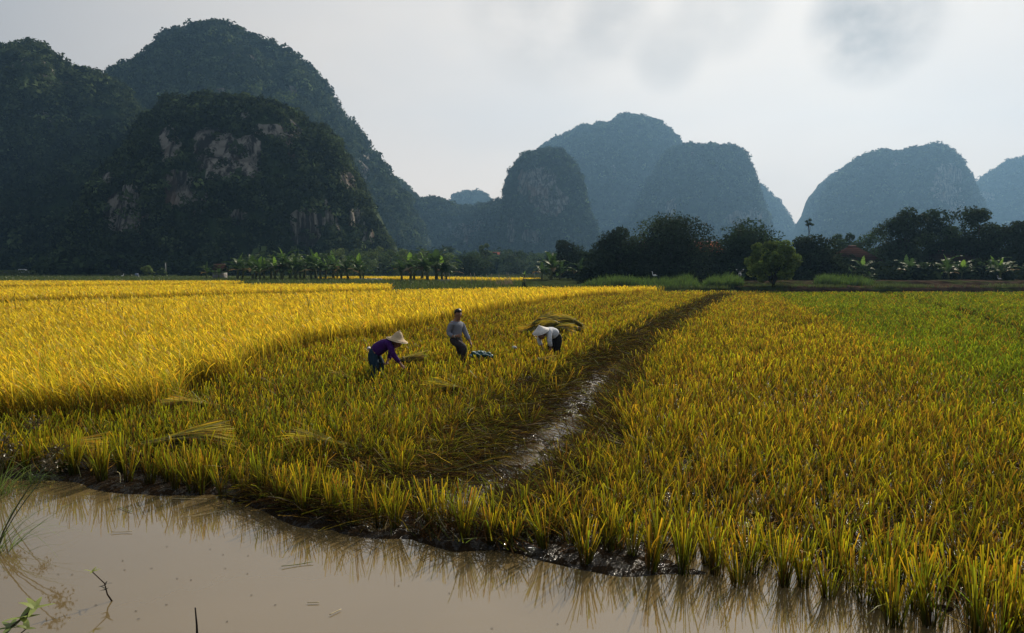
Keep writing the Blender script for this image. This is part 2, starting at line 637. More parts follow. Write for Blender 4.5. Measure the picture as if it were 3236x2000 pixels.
m, t, o = new_mat('muddy_water')
p = N(t, 'ShaderNodeBsdfPrincipled')
tcn = N(t, 'ShaderNodeTexCoord')
n1 = N(t, 'ShaderNodeTexNoise')
n1.inputs['Scale'].default_value = 0.8
n1.inputs['Detail'].default_value = 4
t.links.new(tcn.outputs['Object'], n1.inputs['Vector'])
t.links.new(mixc(t, n1.outputs['Fac'], (0.122, 0.086, 0.036), (0.158, 0.113, 0.052)), p.inputs['Base Color'])
p.inputs['Roughness'].default_value = 0.035
p.inputs['IOR'].default_value = 1.72
p.inputs['Specular IOR Level'].default_value = 1.0
n2 = N(t, 'ShaderNodeTexNoise')
n2.inputs['Scale'].default_value = 3.5
n2.inputs['Detail'].default_value = 2
t.links.new(tcn.outputs['Object'], n2.inputs['Vector'])
bmp = N(t, 'ShaderNodeBump')
bmp.inputs['Strength'].default_value = 0.05
bmp.inputs['Distance'].default_value = 0.02
t.links.new(n2.outputs['Fac'], bmp.inputs['Height'])
t.links.new(bmp.outputs[0], p.inputs['Normal'])
t.links.new(p.outputs[0], o.inputs['Surface'])
M_WATER = m
tag(mk('water', np.array([[-45, 1.2, 0], [30, 1.2, 0], [30, 26, 0], [-45, 26, 0]]), [np.array([[0, 1, 2, 3]])], M_WATER),
    'still brown muddy ditch water reflecting the pale sky', 'water', kind='structure')

# ------------------------------------------------------------------ limestone hills with their forest
m, t, o = new_mat('hillside')
p = N(t, 'ShaderNodeBsdfPrincipled')
p.inputs['Roughness'].default_value = 0.95
p.inputs['Specular IOR Level'].default_value = 0.05
rk = N(t, 'ShaderNodeAttribute', attribute_name='rock')
tcn = N(t, 'ShaderNodeTexCoord')


def snoise(tree, tco, scale, sc3, detail=6):
    mp = N(tree, 'ShaderNodeMapping')
    mp.inputs['Scale'].default_value = sc3
    tree.links.new(tco, mp.inputs[0])
    n = N(tree, 'ShaderNodeTexNoise')
    n.inputs['Scale'].default_value = scale
    n.inputs['Detail'].default_value = detail
    n.inputs['Roughness'].default_value = 0.6
    tree.links.new(mp.outputs[0], n.inputs['Vector'])
    return n.outputs['Fac']


streak = snoise(t, tcn.outputs['Object'], 0.40, (1, 1, 0.14))
band = snoise(t, tcn.outputs['Object'], 0.22, (0.3, 0.3, 1.6))
rockc = mixc(t, mrange(t, streak, 0.42, 0.58), (0.026, 0.024, 0.022), (0.25, 0.225, 0.19))
rockc = mixc(t, mth(t, 'MULTIPLY', mrange(t, band, 0.50, 0.62), 0.5), rockc, (0.05, 0.044, 0.038))
rockc = mixc(t, mth(t, 'MULTIPLY', mrange(t, snoise(t, tcn.outputs['Object'], 0.05, (1, 1, 0.5)), 0.50, 0.66), 0.6), rockc, (0.19, 0.115, 0.075))
vegc = mixc(t, mrange(t, snoise(t, tcn.outputs['Object'], 0.12, (1, 1, 1)), 0.35, 0.65), (0.016, 0.026, 0.011), (0.036, 0.056, 0.018))
t.links.new(mixc(t, mrange(t, rk.outputs['Fac'], 0.35, 0.65), vegc, rockc), p.inputs['Base Color'])
bmp = N(t, 'ShaderNodeBump')
bmp.inputs['Strength'].default_value = 0.9
bmp.inputs['Distance'].default_value = 1.6
t.links.new(snoise(t, tcn.outputs['Object'], 0.35, (1, 1, 0.35)), bmp.inputs['Height'])
t.links.new(bmp.outputs[0], p.inputs['Normal'])
t.links.new(p.outputs[0], o.inputs['Surface'])
M_HILL = m
K = 1.3230   # the outlines below are read off a 2446 px wide view of the photograph


def hill(label, pts, Y, depth, ab, step, cr, rocks=(), seed=0, amp=1.0, dens=1.0, tint=(1, 1, 1), fl=None, ncard=30, speck=0.16):
    px = np.array([q[0] for q in pts], float) * K
    py = np.array([q[1] for q in pts], float) * K
    W3 = np.array([at_depth(a, b, Y) for a, b in zip(px, py)])
    x, z = W3[:, 0], np.maximum(W3[:, 2], -2)
    L = np.concatenate([[0], np.cumsum(np.hypot(np.diff(x), np.diff(z)))])
    nu = int(L[-1] / step) + 1
    lu = np.linspace(0, L[-1], nu)
    xr, zr = np.interp(lu, L, x), np.interp(lu, L, z)
    q3 = np.stack([xr, zr, 0 * xr], 1)
    zr = np.where(zr > 8, zr + cr * (1.5 * fbm(q3 / (7 * cr), 3, seed + 51) + 1.0 * fbm(q3 / (2.6 * cr), 2, seed + 52)), zr)
    zm = zr.max()
    xc, hw = (xr.min() + xr.max()) / 2, (xr.max() - xr.min()) / 2
    e = np.sqrt(np.clip(1 - ((xr - xc) / (hw * 1.02)) ** 2, 0.03, 1))
    D = depth * (0.30 + 0.70 * np.sqrt(np.clip(zr / zm, 0, 1))) * (0.35 + 0.65 * e)
    nv = int((zm + depth) * 0.9 / step)
    nb = max(6, nv // 4)
    s = np.concatenate([np.linspace(0, 1, nv), 1 + np.linspace(0, 0.7, nb + 1)[1:]])
    th = s * math.pi / 2
    ct, st = np.cos(th), np.abs(np.sin(th))
    yy = Y - D[:, None] * (np.sign(ct) * np.abs(ct) ** ab[0])[None]
    zz = (zr[:, None] + 3) * (st ** ab[1])[None] - 3
    # keep the outline where the photograph has it although the near flank bulges towards the camera
    fan = np.minimum(yy / Y, 1.0)
    slope = ((zz - CAMZ) / yy).max(1)
    want = (zr - CAMZ) / Y
    zz = np.where(zz > 0, zz * np.where(zr > 4, np.clip(want / np.maximum(slope, 1e-4), 0.3, 1.0), 1.0)[:, None], zz)
    P = np.stack([xr[:, None] * fan, yy, zz], 2)
    du, dv = np.gradient(P, axis=0), np.gradient(P, axis=1)
    nn = unit(np.cross(du, dv))
    Pf = P.reshape(-1, 3)
    stretch = Pf * np.array([1, 1, 0.35])
    sz = max(zm, 40) / 150.0
    rid = 1 - 2 * np.abs(fbm(Pf * np.array([1, 1, 0.3]) / (40 * sz), 3, seed + 7)) ** 0.8
    d = amp * (6.0 * sz * fbm(Pf / (46 * sz), 3, seed) + 5.0 * sz * (rid - 0.4) + 5.5 * sz * fbm(stretch / (17 * sz), 3, seed + 3) + 2.2 * fbm(stretch / 6.0, 3, seed + 5))
    kr = np.broadcast_to((1 - 0.92 * np.exp(-((s - 1) / 0.22) ** 2))[None], yy.shape).ravel()
    Pf = Pf + nn.reshape(-1, 3) * (d * kr)[:, None]
    G = Pf.reshape(nu, len(s), 3)
    sl_ = ((G[:, :, 2] - CAMZ) / G[:, :, 1]).max(1)
    want = np.maximum(zr - CAMZ - 0.7 * cr, 0.5) / Y
    fac = np.where(zr > 6, np.clip(want / np.maximum(sl_, 1e-4), 0.5, 1.4), 1.0)
    kk_ = np.ones(3) / 3
    fac = np.convolve(np.pad(fac, 1, mode='edge'), kk_, 'valid')
    G[:, :, 2] = np.where(G[:, :, 2] > 0, G[:, :, 2] * fac[:, None], G[:, :, 2])
    Pf = G.reshape(-1, 3)
    # bare rock
    hx, hy = project(Pf)
    nz = 0.6 * fbm(Pf / np.array([5.0, 5.0, 22.0]) / sz ** 0.6, 4, seed + 11) + 0.6 * fbm(Pf / np.array([16.0, 16.0, 7.0]) / sz ** 0.6, 3, seed + 12)
    rock = np.zeros(len(Pf))
    for cx, cyy, rx, ry in rocks:
        q = 1 - ((hx / K - cx) / rx) ** 2 - ((hy / K - cyy) / ry) ** 2
        rock = np.maximum(rock, sstep(1.2 * q + 1.5 * nz, -0.35, 0.0) * (q > -0.6))
    sp = sstep(fbm(stretch / (13.0 * sz), 3, seed + 31) + 0.5 * nz, 0.62 - speck, 0.78 - speck)
    rock = np.maximum(rock, sp * 0.9 * (Pf[:, 2] > zm * 0.06))
    rock = rock * np.broadcast_to((s < 0.93)[None], yy.shape).ravel()
    ns = len(s)
    q0 = (np.arange(nu - 1)[:, None] * ns + np.arange(ns - 1)[None]).ravel()
    F = np.stack([q0, q0 + ns, q0 + ns + 1, q0 + 1], 1)
    tag(mk('hill', Pf, [F], M_HILL, None, None, True, {'rock': rock}), label, 'hill', kind='structure')
    # forest crowns over the visible side
    fr = (np.broadcast_to((s < 1.12)[None], yy.shape)).ravel()[q0]
    A, B, Cc, Dd = (Pf[F[:, k]] for k in range(4))
    ar = 0.5 * np.linalg.norm(np.cross(Cc - A, Dd - B), axis=1)
    rm = rock[F].mean(1)
    wgt = ar * np.clip(1 - 1.2 * rm, 0.12, 1) * fr
    nC = int(wgt.sum() / (cr * cr * 1.15) * dens)
    fi = rng.choice(len(F), nC, p=wgt / wgt.sum())
    u, v = rng.random((nC, 1)), rng.random((nC, 1))
    pc = A[fi] * (1 - u) * (1 - v) + B[fi] * u * (1 - v) + Cc[fi] * u * v + Dd[fi] * (1 - u) * v
    fn = unit(np.cross(Cc - A, Dd - B))[fi]
    fn *= np.sign(fn[:, 1:2] * -1 + 0.4 + fn[:, 2:3] * 0.2)
    r = cr * np.clip(np.exp(0.45 * rng.standard_normal(nC)), 0.4, 1.7)
    # trees that stand on the ridge line
    nr = int(L[-1] / (cr * 1.3))
    ri = rng.integers(0, nu, nr)
    pr = Pf.reshape(nu, ns, 3)[ri, nv - 1]
    rr = cr * rng.uniform(0.40, 1.35, nr)
    pc = np.concatenate([pc + fn * (r * 0.25)[:, None], pr + np.array([0, 0, 1]) * (rr * np.where(rng.random(nr) < 0.30, rng.uniform(0.4, 1.5, nr), rng.uniform(-0.2, 0.3, nr)))[:, None]])
    r = np.concatenate([r, rr])
    r = r * (1 + 0.45 * fbm(pc / (7 * cr), 2, seed + 61))
    nC += nr
    green = fbm(pc / 30.0, 3, seed + 41)
    cc = np.array([0.028, 0.040, 0.019]) + (0.5 + 0.5 * green)[:, None] * np.array([0.022, 0.025, 0.006])
    cc = cc * np.exp(0.48 * rng.standard_normal((nC, 1))) * np.array(tint)
    if fl:
        fx, fy = project(pc)
        g = np.zeros(nC)
        for cx, cyy, rx, ry in fl:
            g = np.maximum(g, np.clip(1 - ((fx / K - cx) / rx) ** 2 - ((fy / K - cyy) / ry) ** 2, 0, 1))
        cc = cc * (1 - g[:, None]) + g[:, None] * np.array([0.13, 0.17, 0.035])
    idx = np.repeat(np.arange(nC), ncard)
    dd = unit(rng.standard_normal((len(idx), 3)) + np.array([0, -0.35, 0.55]))
    pp = pc[idx] + dd * (r[idx] * rng.uniform(0.55, 1.1, len(idx)))[:, None] * np.array([1, 1, 0.85])
    col = np.clip(cc[idx] * (1 + 0.22 * rng.standard_normal((len(idx), 1))), 0.006, 0.4)
    V, Fq, Cq = cards(pp, dd + 0.55 * rng.standard_normal(dd.shape), r[idx] * rng.uniform(0.35, 0.7, len(idx)), r[idx] * rng.uniform(0.25, 0.45, len(idx)), col)
    tag(mk('hill_forest', V, [Fq], M_FOREST, Cq), 'forest covering the ' + label, 'forest', kind='stuff')
    return nC


HILLS = [
    dict(label='tall domed green hill with the highest summit, at the left', Y=720, depth=280, ab=(0.95, 0.95), step=3.2, cr=3.4, seed=3, amp=1.15,
         pts=[(60, 640), (80, 420), (140, 290), (200, 235), (270, 183), (300, 165), (335, 142), (350, 125), (390, 97), (430, 75), (470, 58), (500, 54), (540, 62), (580, 78), (640, 105),
              (690, 135), (720, 160), (745, 185), (760, 210), (775, 235), (800, 262), (830, 295), (850, 325), (880, 365), (905, 400), (920, 422), (940, 445), (965, 480), (990, 520), (1010, 570), (1030, 645)],
         rocks=[(870, 390, 12, 45), (690, 215, 16, 10)], fl=[(680, 240, 28, 16), (600, 215, 40, 8)]),
    dict(label='dark wooded shoulder hill running off the left edge', Y=430, depth=115, ab=(0.9, 0.9), step=2.2, cr=2.6, seed=17, amp=1.1,
         pts=[(-420, 560), (-330, 330), (-220, 200), (-100, 140), (0, 113), (70, 100), (110, 112), (140, 135), (165, 155), (215, 172), (262, 190), (300, 225), (350, 270), (400, 330), (460, 400), (540, 480), (600, 560), (640, 645)]),
    dict(label='dark cliffy hill with pale rock faces in front of the tallest hill', Y=290, depth=85, ab=(0.62, 0.80), step=1.5, cr=1.7, seed=29, amp=1.0,
         pts=[(120, 640), (150, 575), (200, 490), (238, 412), (270, 372), (318, 352), (338, 302), (365, 270), (410, 242), (470, 230), (540, 228), (600, 234), (650, 247), (700, 264), (730, 287), (760, 312),
              (790, 332), (802, 366), (822, 397), (842, 422), (852, 452), (872, 492), (892, 532), (905, 562), (922, 592), (935, 645)],
         rocks=[(515, 365, 50, 60), (430, 450, 42, 40), (600, 370, 30, 50), (300, 500, 52, 55), (735, 540, 38, 45), (262, 420, 16, 22), (830, 430, 18, 36), (570, 520, 22, 20), (405, 340, 22, 40), (690, 320, 30, 18), (640, 310, 40, 14), (845, 520, 14, 25)], ncard=34),
    dict(label='low flat ridge between the left hills and the rock tower', Y=930, depth=110, ab=(0.7, 0.7), step=3.6, cr=4.0, seed=41,
         pts=[(840, 640), (860, 500), (885, 440), (905, 418), (922, 424), (940, 420), (960, 432), (975, 450), (990, 475), (1010, 480), (1050, 484), (1100, 490), (1160, 490), (1190, 478), (1212, 480), (1250, 520), (1270, 640)],
         rocks=[(1110, 555, 26, 20), (1140, 540, 14, 14)]),
    dict(label='small pale far dome rising above the low ridge', Y=1760, depth=90, ab=(0.7, 0.7), step=4.0, cr=5.0, seed=47, ncard=24,
         pts=[(1040, 640), (1050, 520), (1062, 492), (1075, 482), (1090, 467), (1115, 458), (1140, 460), (1160, 472), (1172, 490), (1185, 540), (1195, 640)]),
    dict(label='steep rock tower with a bare grey face at the centre', Y=800, depth=75, ab=(0.55, 0.62), step=2.2, cr=2.7, seed=53, amp=0.9,
         pts=[(1190, 645), (1197, 600), (1201, 560), (1208, 500), (1212, 440), (1222, 410), (1240, 388), (1256, 368), (1290, 358), (1325, 354), (1345, 364), (1365, 387), (1384, 412), (1390, 440), (1396, 480), (1410, 522), (1420, 560), (1432, 600), (1440, 645)],
         rocks=[(1290, 440, 36, 50), (1320, 480, 34, 30), (1252, 440, 14, 26), (1220, 545, 9, 34), (1270, 565, 20, 16)]),
    dict(label='broad hazy hill with a wooded crest behind the rock tower', Y=1500, depth=230, ab=(0.8, 0.8), step=5.0, cr=5.2, seed=61,
         pts=[(1215, 640), (1228, 500), (1245, 420), (1275, 368), (1300, 347), (1340, 330), (1400, 302), (1450, 297), (1490, 273), (1512, 271), (1560, 284), (1590, 302), (1610, 327), (1625, 352), (1650, 420), (1680, 520), (1700, 640)],
         rocks=[(1465, 410, 8, 16), (1395, 460, 10, 12), (1570, 500, 10, 16)]),
    dict(label='rounded hazy hill with a pale cliff at its right foot', Y=1250, depth=170, ab=(0.6, 0.75), step=4.2, cr=4.6, seed=71,
         pts=[(1510, 640), (1530, 520), (1556, 428), (1590, 377), (1610, 356), (1640, 344), (1690, 339), (1740, 350), (1770, 364), (1782, 387), (1796, 412), (1806, 442), (1816, 472), (1826, 512), (1832, 560), (1840, 640)],
         rocks=[(1770, 522, 36, 20), (1805, 515, 16, 26), (1600, 500, 10, 20), (1655, 370, 10, 8)]),
    dict(label='pale far slope descending behind the rounded hill', Y=1780, depth=120, ab=(0.7, 0.8), step=5.0, cr=5.6, seed=83, ncard=24,
         pts=[(1700, 640), (1720, 470), (1760, 430), (1795, 438), (1822, 446), (1850, 470), (1870, 500), (1890, 530), (1905, 547), (1925, 575), (1950, 640)]),
    dict(label='wide blue hill with a grey cliff on its right shoulder', Y=1480, depth=240, ab=(0.6, 0.7), step=5.0, cr=5.2, seed=91,
         pts=[(1895, 640), (1925, 562), (1950, 537), (1965, 502), (1975, 462), (1990, 442), (2010, 417), (2030, 397), (2060, 377), (2110, 362), (2150, 364), (2180, 352), (2230, 347), (2260, 357), (2285, 377), (2300, 402), (2315, 427), (2325, 457), (2336, 492), (2350, 540), (2370, 640)],
         rocks=[(2262, 440, 34, 46), (2285, 490, 22, 26)]),
    dict(label='palest hill running off the right edge', Y=1800, depth=130, ab=(0.8, 0.8), step=5.4, cr=6.0, seed=97, ncard=24,
         pts=[(2270, 640), (2290, 520), (2310, 460), (2332, 437), (2370, 417), (2390, 402), (2410, 387), (2440, 379), (2490, 372), (2560, 390), (2640, 440), (2720, 540), (2760, 640)],
         rocks=[(2350, 470, 24, 14)]),
]
for h in HILLS:
    hill(**h)

# haze: even, pale air round camera and scene
bm = bmesh.new()
bmesh.ops.create_cube(bm, size=1.0)
me = bpy.data.meshes.new('haze')
bm.to_mesh(me)
bm.free()
hb = bpy.data.objects.new('haze', me)
hb.scale = (3900, 2130, 450)
hb.location = (0, 965, 223.4)
COL.objects.link(hb)
tag(hb, 'thin pale blue haze filling the valley air', 'haze', kind='stuff')
m, t, o = new_mat('haze_air')
pv = N(t, 'ShaderNodeVolumePrincipled')
pv.inputs['Color'].default_value = (*HAZE_COL, 1)
pv.inputs['Density'].default_value = HAZE_DENS
pv.inputs['Anisotropy'].default_value = 0.4
t.links.new(pv.outputs[0], o.inputs['Volume'])
me.materials.append(m)

# ------------------------------------------------------------------ rice
def scatter(poly_fn, rho, dmax, dmin=3.0, margin=1.5, step=0.6):
    """random points in the widened view, density rho(d) per square metre; poly_fn(x, y) -> keep"""
    xs, ys = [], []
    d = dmin
    while d < dmax:
        st = step * max(1.0, d / 12.0)
        wv = 0.80 * (d + st) + margin
        n = rng.poisson(rho(d + st / 2) * 2 * wv * st)
        xs.append(rng.uniform(-wv, wv, n))
        ys.append(rng.uniform(d, d + st, n))
        d += st
    x, y = np.concatenate(xs), np.concatenate(ys)
    k = poly_fn(x, y)
    return x[k], y[k]


def lod(rho0, d0, p):
    return lambda d: rho0 if d < d0 else rho0 * (d0 / d) ** p


GOLD = np.array([0.60, 0.43, 0.045])
LIME = np.array([0.38, 0.38, 0.026])
RUST = np.array([0.48, 0.27, 0.050])
BROWN = np.array([0.17, 0.095, 0.035])
GREEN = np.array([0.16, 0.24, 0.030])


def pick(n, parts):
    """n colours drawn from weighted parts"""
    w = np.array([p_[1] for p_ in parts], float)
    i = rng.choice(len(parts), n, p=w / w.sum())
    return np.array([p_[0] for p_ in parts])[i]


def standing_rice(poly, rho, dmax, label, hgt=0.88, dmin=5.0):
    x, y = scatter(lambda a, b: inside(poly, a + 0.10 * fbm(np.stack([a, b, 0 * a], 1) * 1.7, 2, 61) * 4, b), rho, dmax, dmin)
    n = len(x)
    d = np.hypot(x, y)
    P2 = np.stack([x, y, 0 * x], 1)
    big = fbm(P2 * 0.22, 3, 62)
    P = np.stack([x, y, np.full(n, 0.03)], 1)
    wsc = np.maximum(1, (d / 9.0)) ** 0.8
    far = sstep(d, 12, 34)
    out = MB()
    kind = rng.random(n)
    # leaves
    k = kind < 0.55
    m_ = k.sum()
    c1 = pick(m_, [(LIME * 1.1, 5), (GOLD * np.array([1.0, 1.08, 1.1]), 4), (GREEN, 1.6)])
    nr_ = rng.random(m_) < 0.35 * (1 - far[k])
    c1 = np.where(nr_[:, None], pick(m_, [(GREEN * 1.3, 2), (LIME * 0.85, 2)]), c1)
    gl = (GOLD * 0.55 + LIME * 0.45)
    c1 = c1 * (1 - 0.45 * far[k])[:, None] + gl * (0.45 * far[k])[:, None]
    c1 = np.clip(jit(c1, m_, 0.16, 0.05) * (1.25 + 0.42 * big[k])[:, None], 0, 0.85)
    c0 = jit(c1 * 0.08 + BROWN * 0.40, m_, 0.2)  # dead brown lower leaves, with the stand's shaded front painted into the colour
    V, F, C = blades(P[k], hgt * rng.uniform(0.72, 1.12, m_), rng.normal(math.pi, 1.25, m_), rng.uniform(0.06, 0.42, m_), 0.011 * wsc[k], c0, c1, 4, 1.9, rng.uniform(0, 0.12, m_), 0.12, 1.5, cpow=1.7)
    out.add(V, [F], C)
    # grain heads: stiff stalk that bows over at the top
    k = (kind >= 0.55) & (kind < 0.9)
    m_ = k.sum()
    c1 = jit(pick(m_, [(GOLD * np.array([1.0, 1.10, 1.2]), 7), (RUST, 1.5), (GOLD * 0.8 + RUST * 0.2, 3)]), m_, 0.14, 0.04)
    c1 = np.clip(c1 * 1.25, 0, 0.85)
    c0 = jit(LIME * 0.10 + BROWN * 0.35, m_, 0.2)  # brown stalk bases, darkened by the same painted shade as the leaves
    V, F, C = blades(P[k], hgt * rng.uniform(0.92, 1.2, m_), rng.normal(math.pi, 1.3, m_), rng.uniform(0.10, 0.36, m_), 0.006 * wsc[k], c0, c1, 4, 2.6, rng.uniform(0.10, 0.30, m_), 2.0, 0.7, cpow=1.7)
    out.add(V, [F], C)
    # dry lower leaves and stalks
    k = kind >= 0.9
    m_ = k.sum()
    c1 = jit(pick(m_, [(RUST, 2), (BROWN * 1.6, 2)]), m_, 0.2)
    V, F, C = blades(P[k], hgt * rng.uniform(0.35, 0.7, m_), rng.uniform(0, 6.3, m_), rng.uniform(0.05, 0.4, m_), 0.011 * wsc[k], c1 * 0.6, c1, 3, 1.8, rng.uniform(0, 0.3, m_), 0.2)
    out.add(V, [F], C)
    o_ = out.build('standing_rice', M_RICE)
    return tag(o_, label, 'rice', kind='stuff')


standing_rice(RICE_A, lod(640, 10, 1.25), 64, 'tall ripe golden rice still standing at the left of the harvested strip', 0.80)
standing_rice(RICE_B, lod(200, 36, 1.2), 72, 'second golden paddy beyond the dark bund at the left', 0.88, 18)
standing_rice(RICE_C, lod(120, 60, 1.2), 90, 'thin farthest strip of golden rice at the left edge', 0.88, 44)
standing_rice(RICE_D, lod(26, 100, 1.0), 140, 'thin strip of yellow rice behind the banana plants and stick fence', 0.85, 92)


def stub_tufts(x, y, nst, rs, mb, squash=None, edge=False):
    """stools of cut rice: nst stems each, cut off level"""
    n = len(x)
    d = np.hypot(x, y)
    P2 = np.stack([x, y, 0 * x], 1)
    g = green_mask(x, y)
    tone = fbm(P2 * 0.35, 3, 71)
    idx = np.repeat(np.arange(n), nst)
    m_ = len(idx)
    gz = ground_z(x, y)
    ang = rng.uniform(0, 6.283, m_)
    rad = rs * np.sqrt(rng.random(m_))
    gi = g[idx]
    P = np.stack([x[idx] + rad * np.cos(ang), y[idx] + rad * np.sin(ang), gz[idx] - 0.02], 1)
    wsc = np.maximum(1, d[idx] / 8.0) ** 0.85
    hh = (0.37 + 0.06 * tone + 0.05 * edge)[idx] if isinstance(tone, np.ndarray) else 0.4
    hh = hh * np.where(gi > 0.5, 0.85, 1.0) * rng.uniform(0.5, 1.18, m_)
    yel = pick(m_, [(GOLD * 0.80, 3.2), (LIME * 1.0, 4.6), (RUST * 0.8, 1.1), (GREEN * 0.8, 0.9), (BROWN, 2.2)])
    grn = pick(m_, [(np.array([0.155, 0.25, 0.022]), 4), (np.array([0.23, 0.305, 0.025]), 3), (np.array([0.09, 0.16, 0.018]), 2), (RUST * 0.6, 0.8)])
    pk = rng.random(m_) < gi
    c1 = np.where(pk[:, None], grn, yel)
    # nearer the left bank the stubble is fresher and greener
    left = sstep(-x, -1.0, 3.5)[idx] * sstep(-d, -22, -9)[idx]
    k2 = rng.random(m_) < 0.40 * left
    c1 = np.where(k2[:, None], np.array([0.24, 0.30, 0.03]), c1)
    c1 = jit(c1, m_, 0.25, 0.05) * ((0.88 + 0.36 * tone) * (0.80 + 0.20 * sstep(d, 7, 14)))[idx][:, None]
    c0 = jit(np.where(rng.random((m_, 1)) < 0.40, GREEN * 0.16, BROWN * 0.26), m_, 0.25)  # brown and green stem bases, with the stool's self-shadow painted in
    lean = np.where(rng.random(m_) < 0.12, rng.uniform(0.15, 0.38, m_), rng.uniform(0.01, 0.16, m_)) + rad * 0.8
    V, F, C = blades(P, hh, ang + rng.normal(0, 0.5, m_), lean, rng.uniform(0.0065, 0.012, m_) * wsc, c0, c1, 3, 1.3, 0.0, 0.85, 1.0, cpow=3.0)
    mb.add(V, [F], C)
    # a few loose leaves that hang out of the stool
    nl = max(1, nst // 7)
    idx = np.repeat(np.arange(n), nl)
    m_ = len(idx)
    P = np.stack([x[idx], y[idx], gz[idx] + 0.05], 1) + rng.normal(0, 0.02, (m_, 3))
    c1 = jit(pick(m_, [(LIME, 3), (RUST, 2), (GREEN, 1.2), (GOLD, 2)]), m_, 0.2)
    V, F, C = blades(P, rng.uniform(0.2, 0.5, m_), rng.uniform(0, 6.283, m_), rng.uniform(0.12, 0.36, m_), 0.009 * np.maximum(1, np.hypot(x, y)[idx] / 8.0) ** 0.85, c1 * 0.4, c1, 3, 1.7, rng.uniform(0.1, 0.5, m_), 0.15)
    mb.add(V, [F], C)


def tramp_w(x, y):
    """half width of the trampled strip, wider on its left near the ditch"""
    cx = np.interp(y, [p_[1] for p_ in TRACK], [p_[0] for p_ in TRACK])
    lf = np.interp(y, [5.5, 6.5, 8, 10, 13, 20, 40, 60], [1.2, 1.75, 1.75, 1.45, 1.2, 1.15, 1.25, 1.2])
    rt = np.interp(y, [5.5, 8.5, 13, 20, 40, 60], [1.0, 1.0, 0.95, 0.95, 1.1, 1.1])
    return np.where(x < cx, lf, rt)


def stub_keep(x, y):
    P2 = np.stack([x, y, 0 * x], 1)
    w = fbm(P2 * 1.2, 2, 77)
    td = line_dist(TRACK, x, y)
    hwid = tramp_w(x, y)
    k = td > hwid * (1 + 0.35 * w)
    k |= (rng.random(len(x)) < np.where(td > 0.75, 0.22, 0.07)) & (td > 0.45)
    k |= (water_s(x, y) < 0.36)
    k &= ~((line_dist(TRACK_SMALL, x, y) < 0.32) & (rng.random(len(x)) < 0.75))
    k &= ~inside(RICE_A, x, y)
    k &= ~((line_dist([(32.5, 60), (24, 38), (18, 24), (14.5, 17)], x, y) < 0.55) & (rng.random(len(x)) < 0.7))
    k &= (y < FIELD_FAR + 0.5 * w)
    k &= (x > np.interp(y, [0, 9, 12], [-60, -60, -7.5])) | (y < 12)
    return k


# the stools nearest the ditch can be told apart one by one
ux, uy = [], []
rowdir = np.array([0.21, 0.978])
rowside = np.array([0.978, -0.21])
ga, gb = np.meshgrid(np.arange(-60, 60), np.arange(0, 140))
SPX, SPY = 0.228, 0.218
hx = (ga * SPX + (gb % 2) * 0.03).ravel()
hy = (gb * SPY).ravel()
X = hx * rowside[0] + hy * rowdir[0] + rng.normal(0, 0.05, hx.size)
Y = hx * rowside[1] + hy * rowdir[1] + rng.normal(0, 0.05, hx.size)
sw = water_s(X, Y)
wetx = sstep(X, 0.8, 2.4)
lo = -0.03 - 0.10 * wetx + 0.08 * fbm(np.stack([X, Y, 0 * X], 1) * 1.5, 2, 79)
kk = (sw > lo) & stub_keep(X, Y) & (np.abs(X) < 0.8 * Y + 1.8) & (Y > 2.5) & (Y < 19)
X, Y, sw, lo = X[kk], Y[kk], sw[kk], lo[kk]
front = (sw < lo + 0.34 + 0.5 * sstep(X, 0.8, 2.4)) & (np.abs(X) < 0.76 * Y + 0.5)
order = np.argsort(sw[front] - lo[front])
fx_, fy_ = X[front], Y[front]
NVAR = 26
VARS = []
for k in range(NVAR):
    mb = MB()
    n = 1
    nst = int(rng.integers(28, 44))
    ang = rng.uniform(0, 6.283, nst)
    rad = 0.042 * np.sqrt(rng.random(nst))
    hh = rng.uniform(0.34, 0.50) * rng.uniform(0.6, 1.10, nst)
    c1 = pick(nst, [(GOLD * 0.8, 2.2), (LIME * 0.95, 3.6), (np.array([0.22, 0.28, 0.03]), 3.2), (RUST * 0.8, 1.2), (BROWN, 1.2)])
    c1 = jit(c1 * 1.0, nst, 0.22, 0.05)
    c0 = jit(np.where(rng.random((nst, 1)) < 0.6, GREEN * 0.16, BROWN * 0.22), nst, 0.25)  # brown and green stem bases, darkened to paint in shade between stalks
    P = np.stack([rad * np.cos(ang), rad * np.sin(ang), np.full(nst, -0.05)], 1)
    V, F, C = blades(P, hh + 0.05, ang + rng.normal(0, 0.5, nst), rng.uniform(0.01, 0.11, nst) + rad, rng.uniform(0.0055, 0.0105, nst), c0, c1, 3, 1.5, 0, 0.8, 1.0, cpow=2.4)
    mb.add(V, [F], C)
    nl = int(rng.integers(2, 6))
    c1 = jit(pick(nl, [(LIME, 3), (GREEN * 1.3, 3), (RUST, 1), (GOLD, 1)]), nl, 0.2)
    V, F, C = blades(np.tile([[0, 0, 0.08]], (nl, 1)) + rng.normal(0, 0.015, (nl, 3)), rng.uniform(0.2, 0.52, nl), rng.uniform(0, 6.283, nl), rng.uniform(0.10, 0.34, nl), 0.011, c1 * 0.4, c1, 5, 1.7, rng.uniform(0.15, 0.7, nl), 0.12)
    mb.add(V, [F], C)
    VARS.append(mb)
vmesh = []
nfront = min(len(fx_), 290)
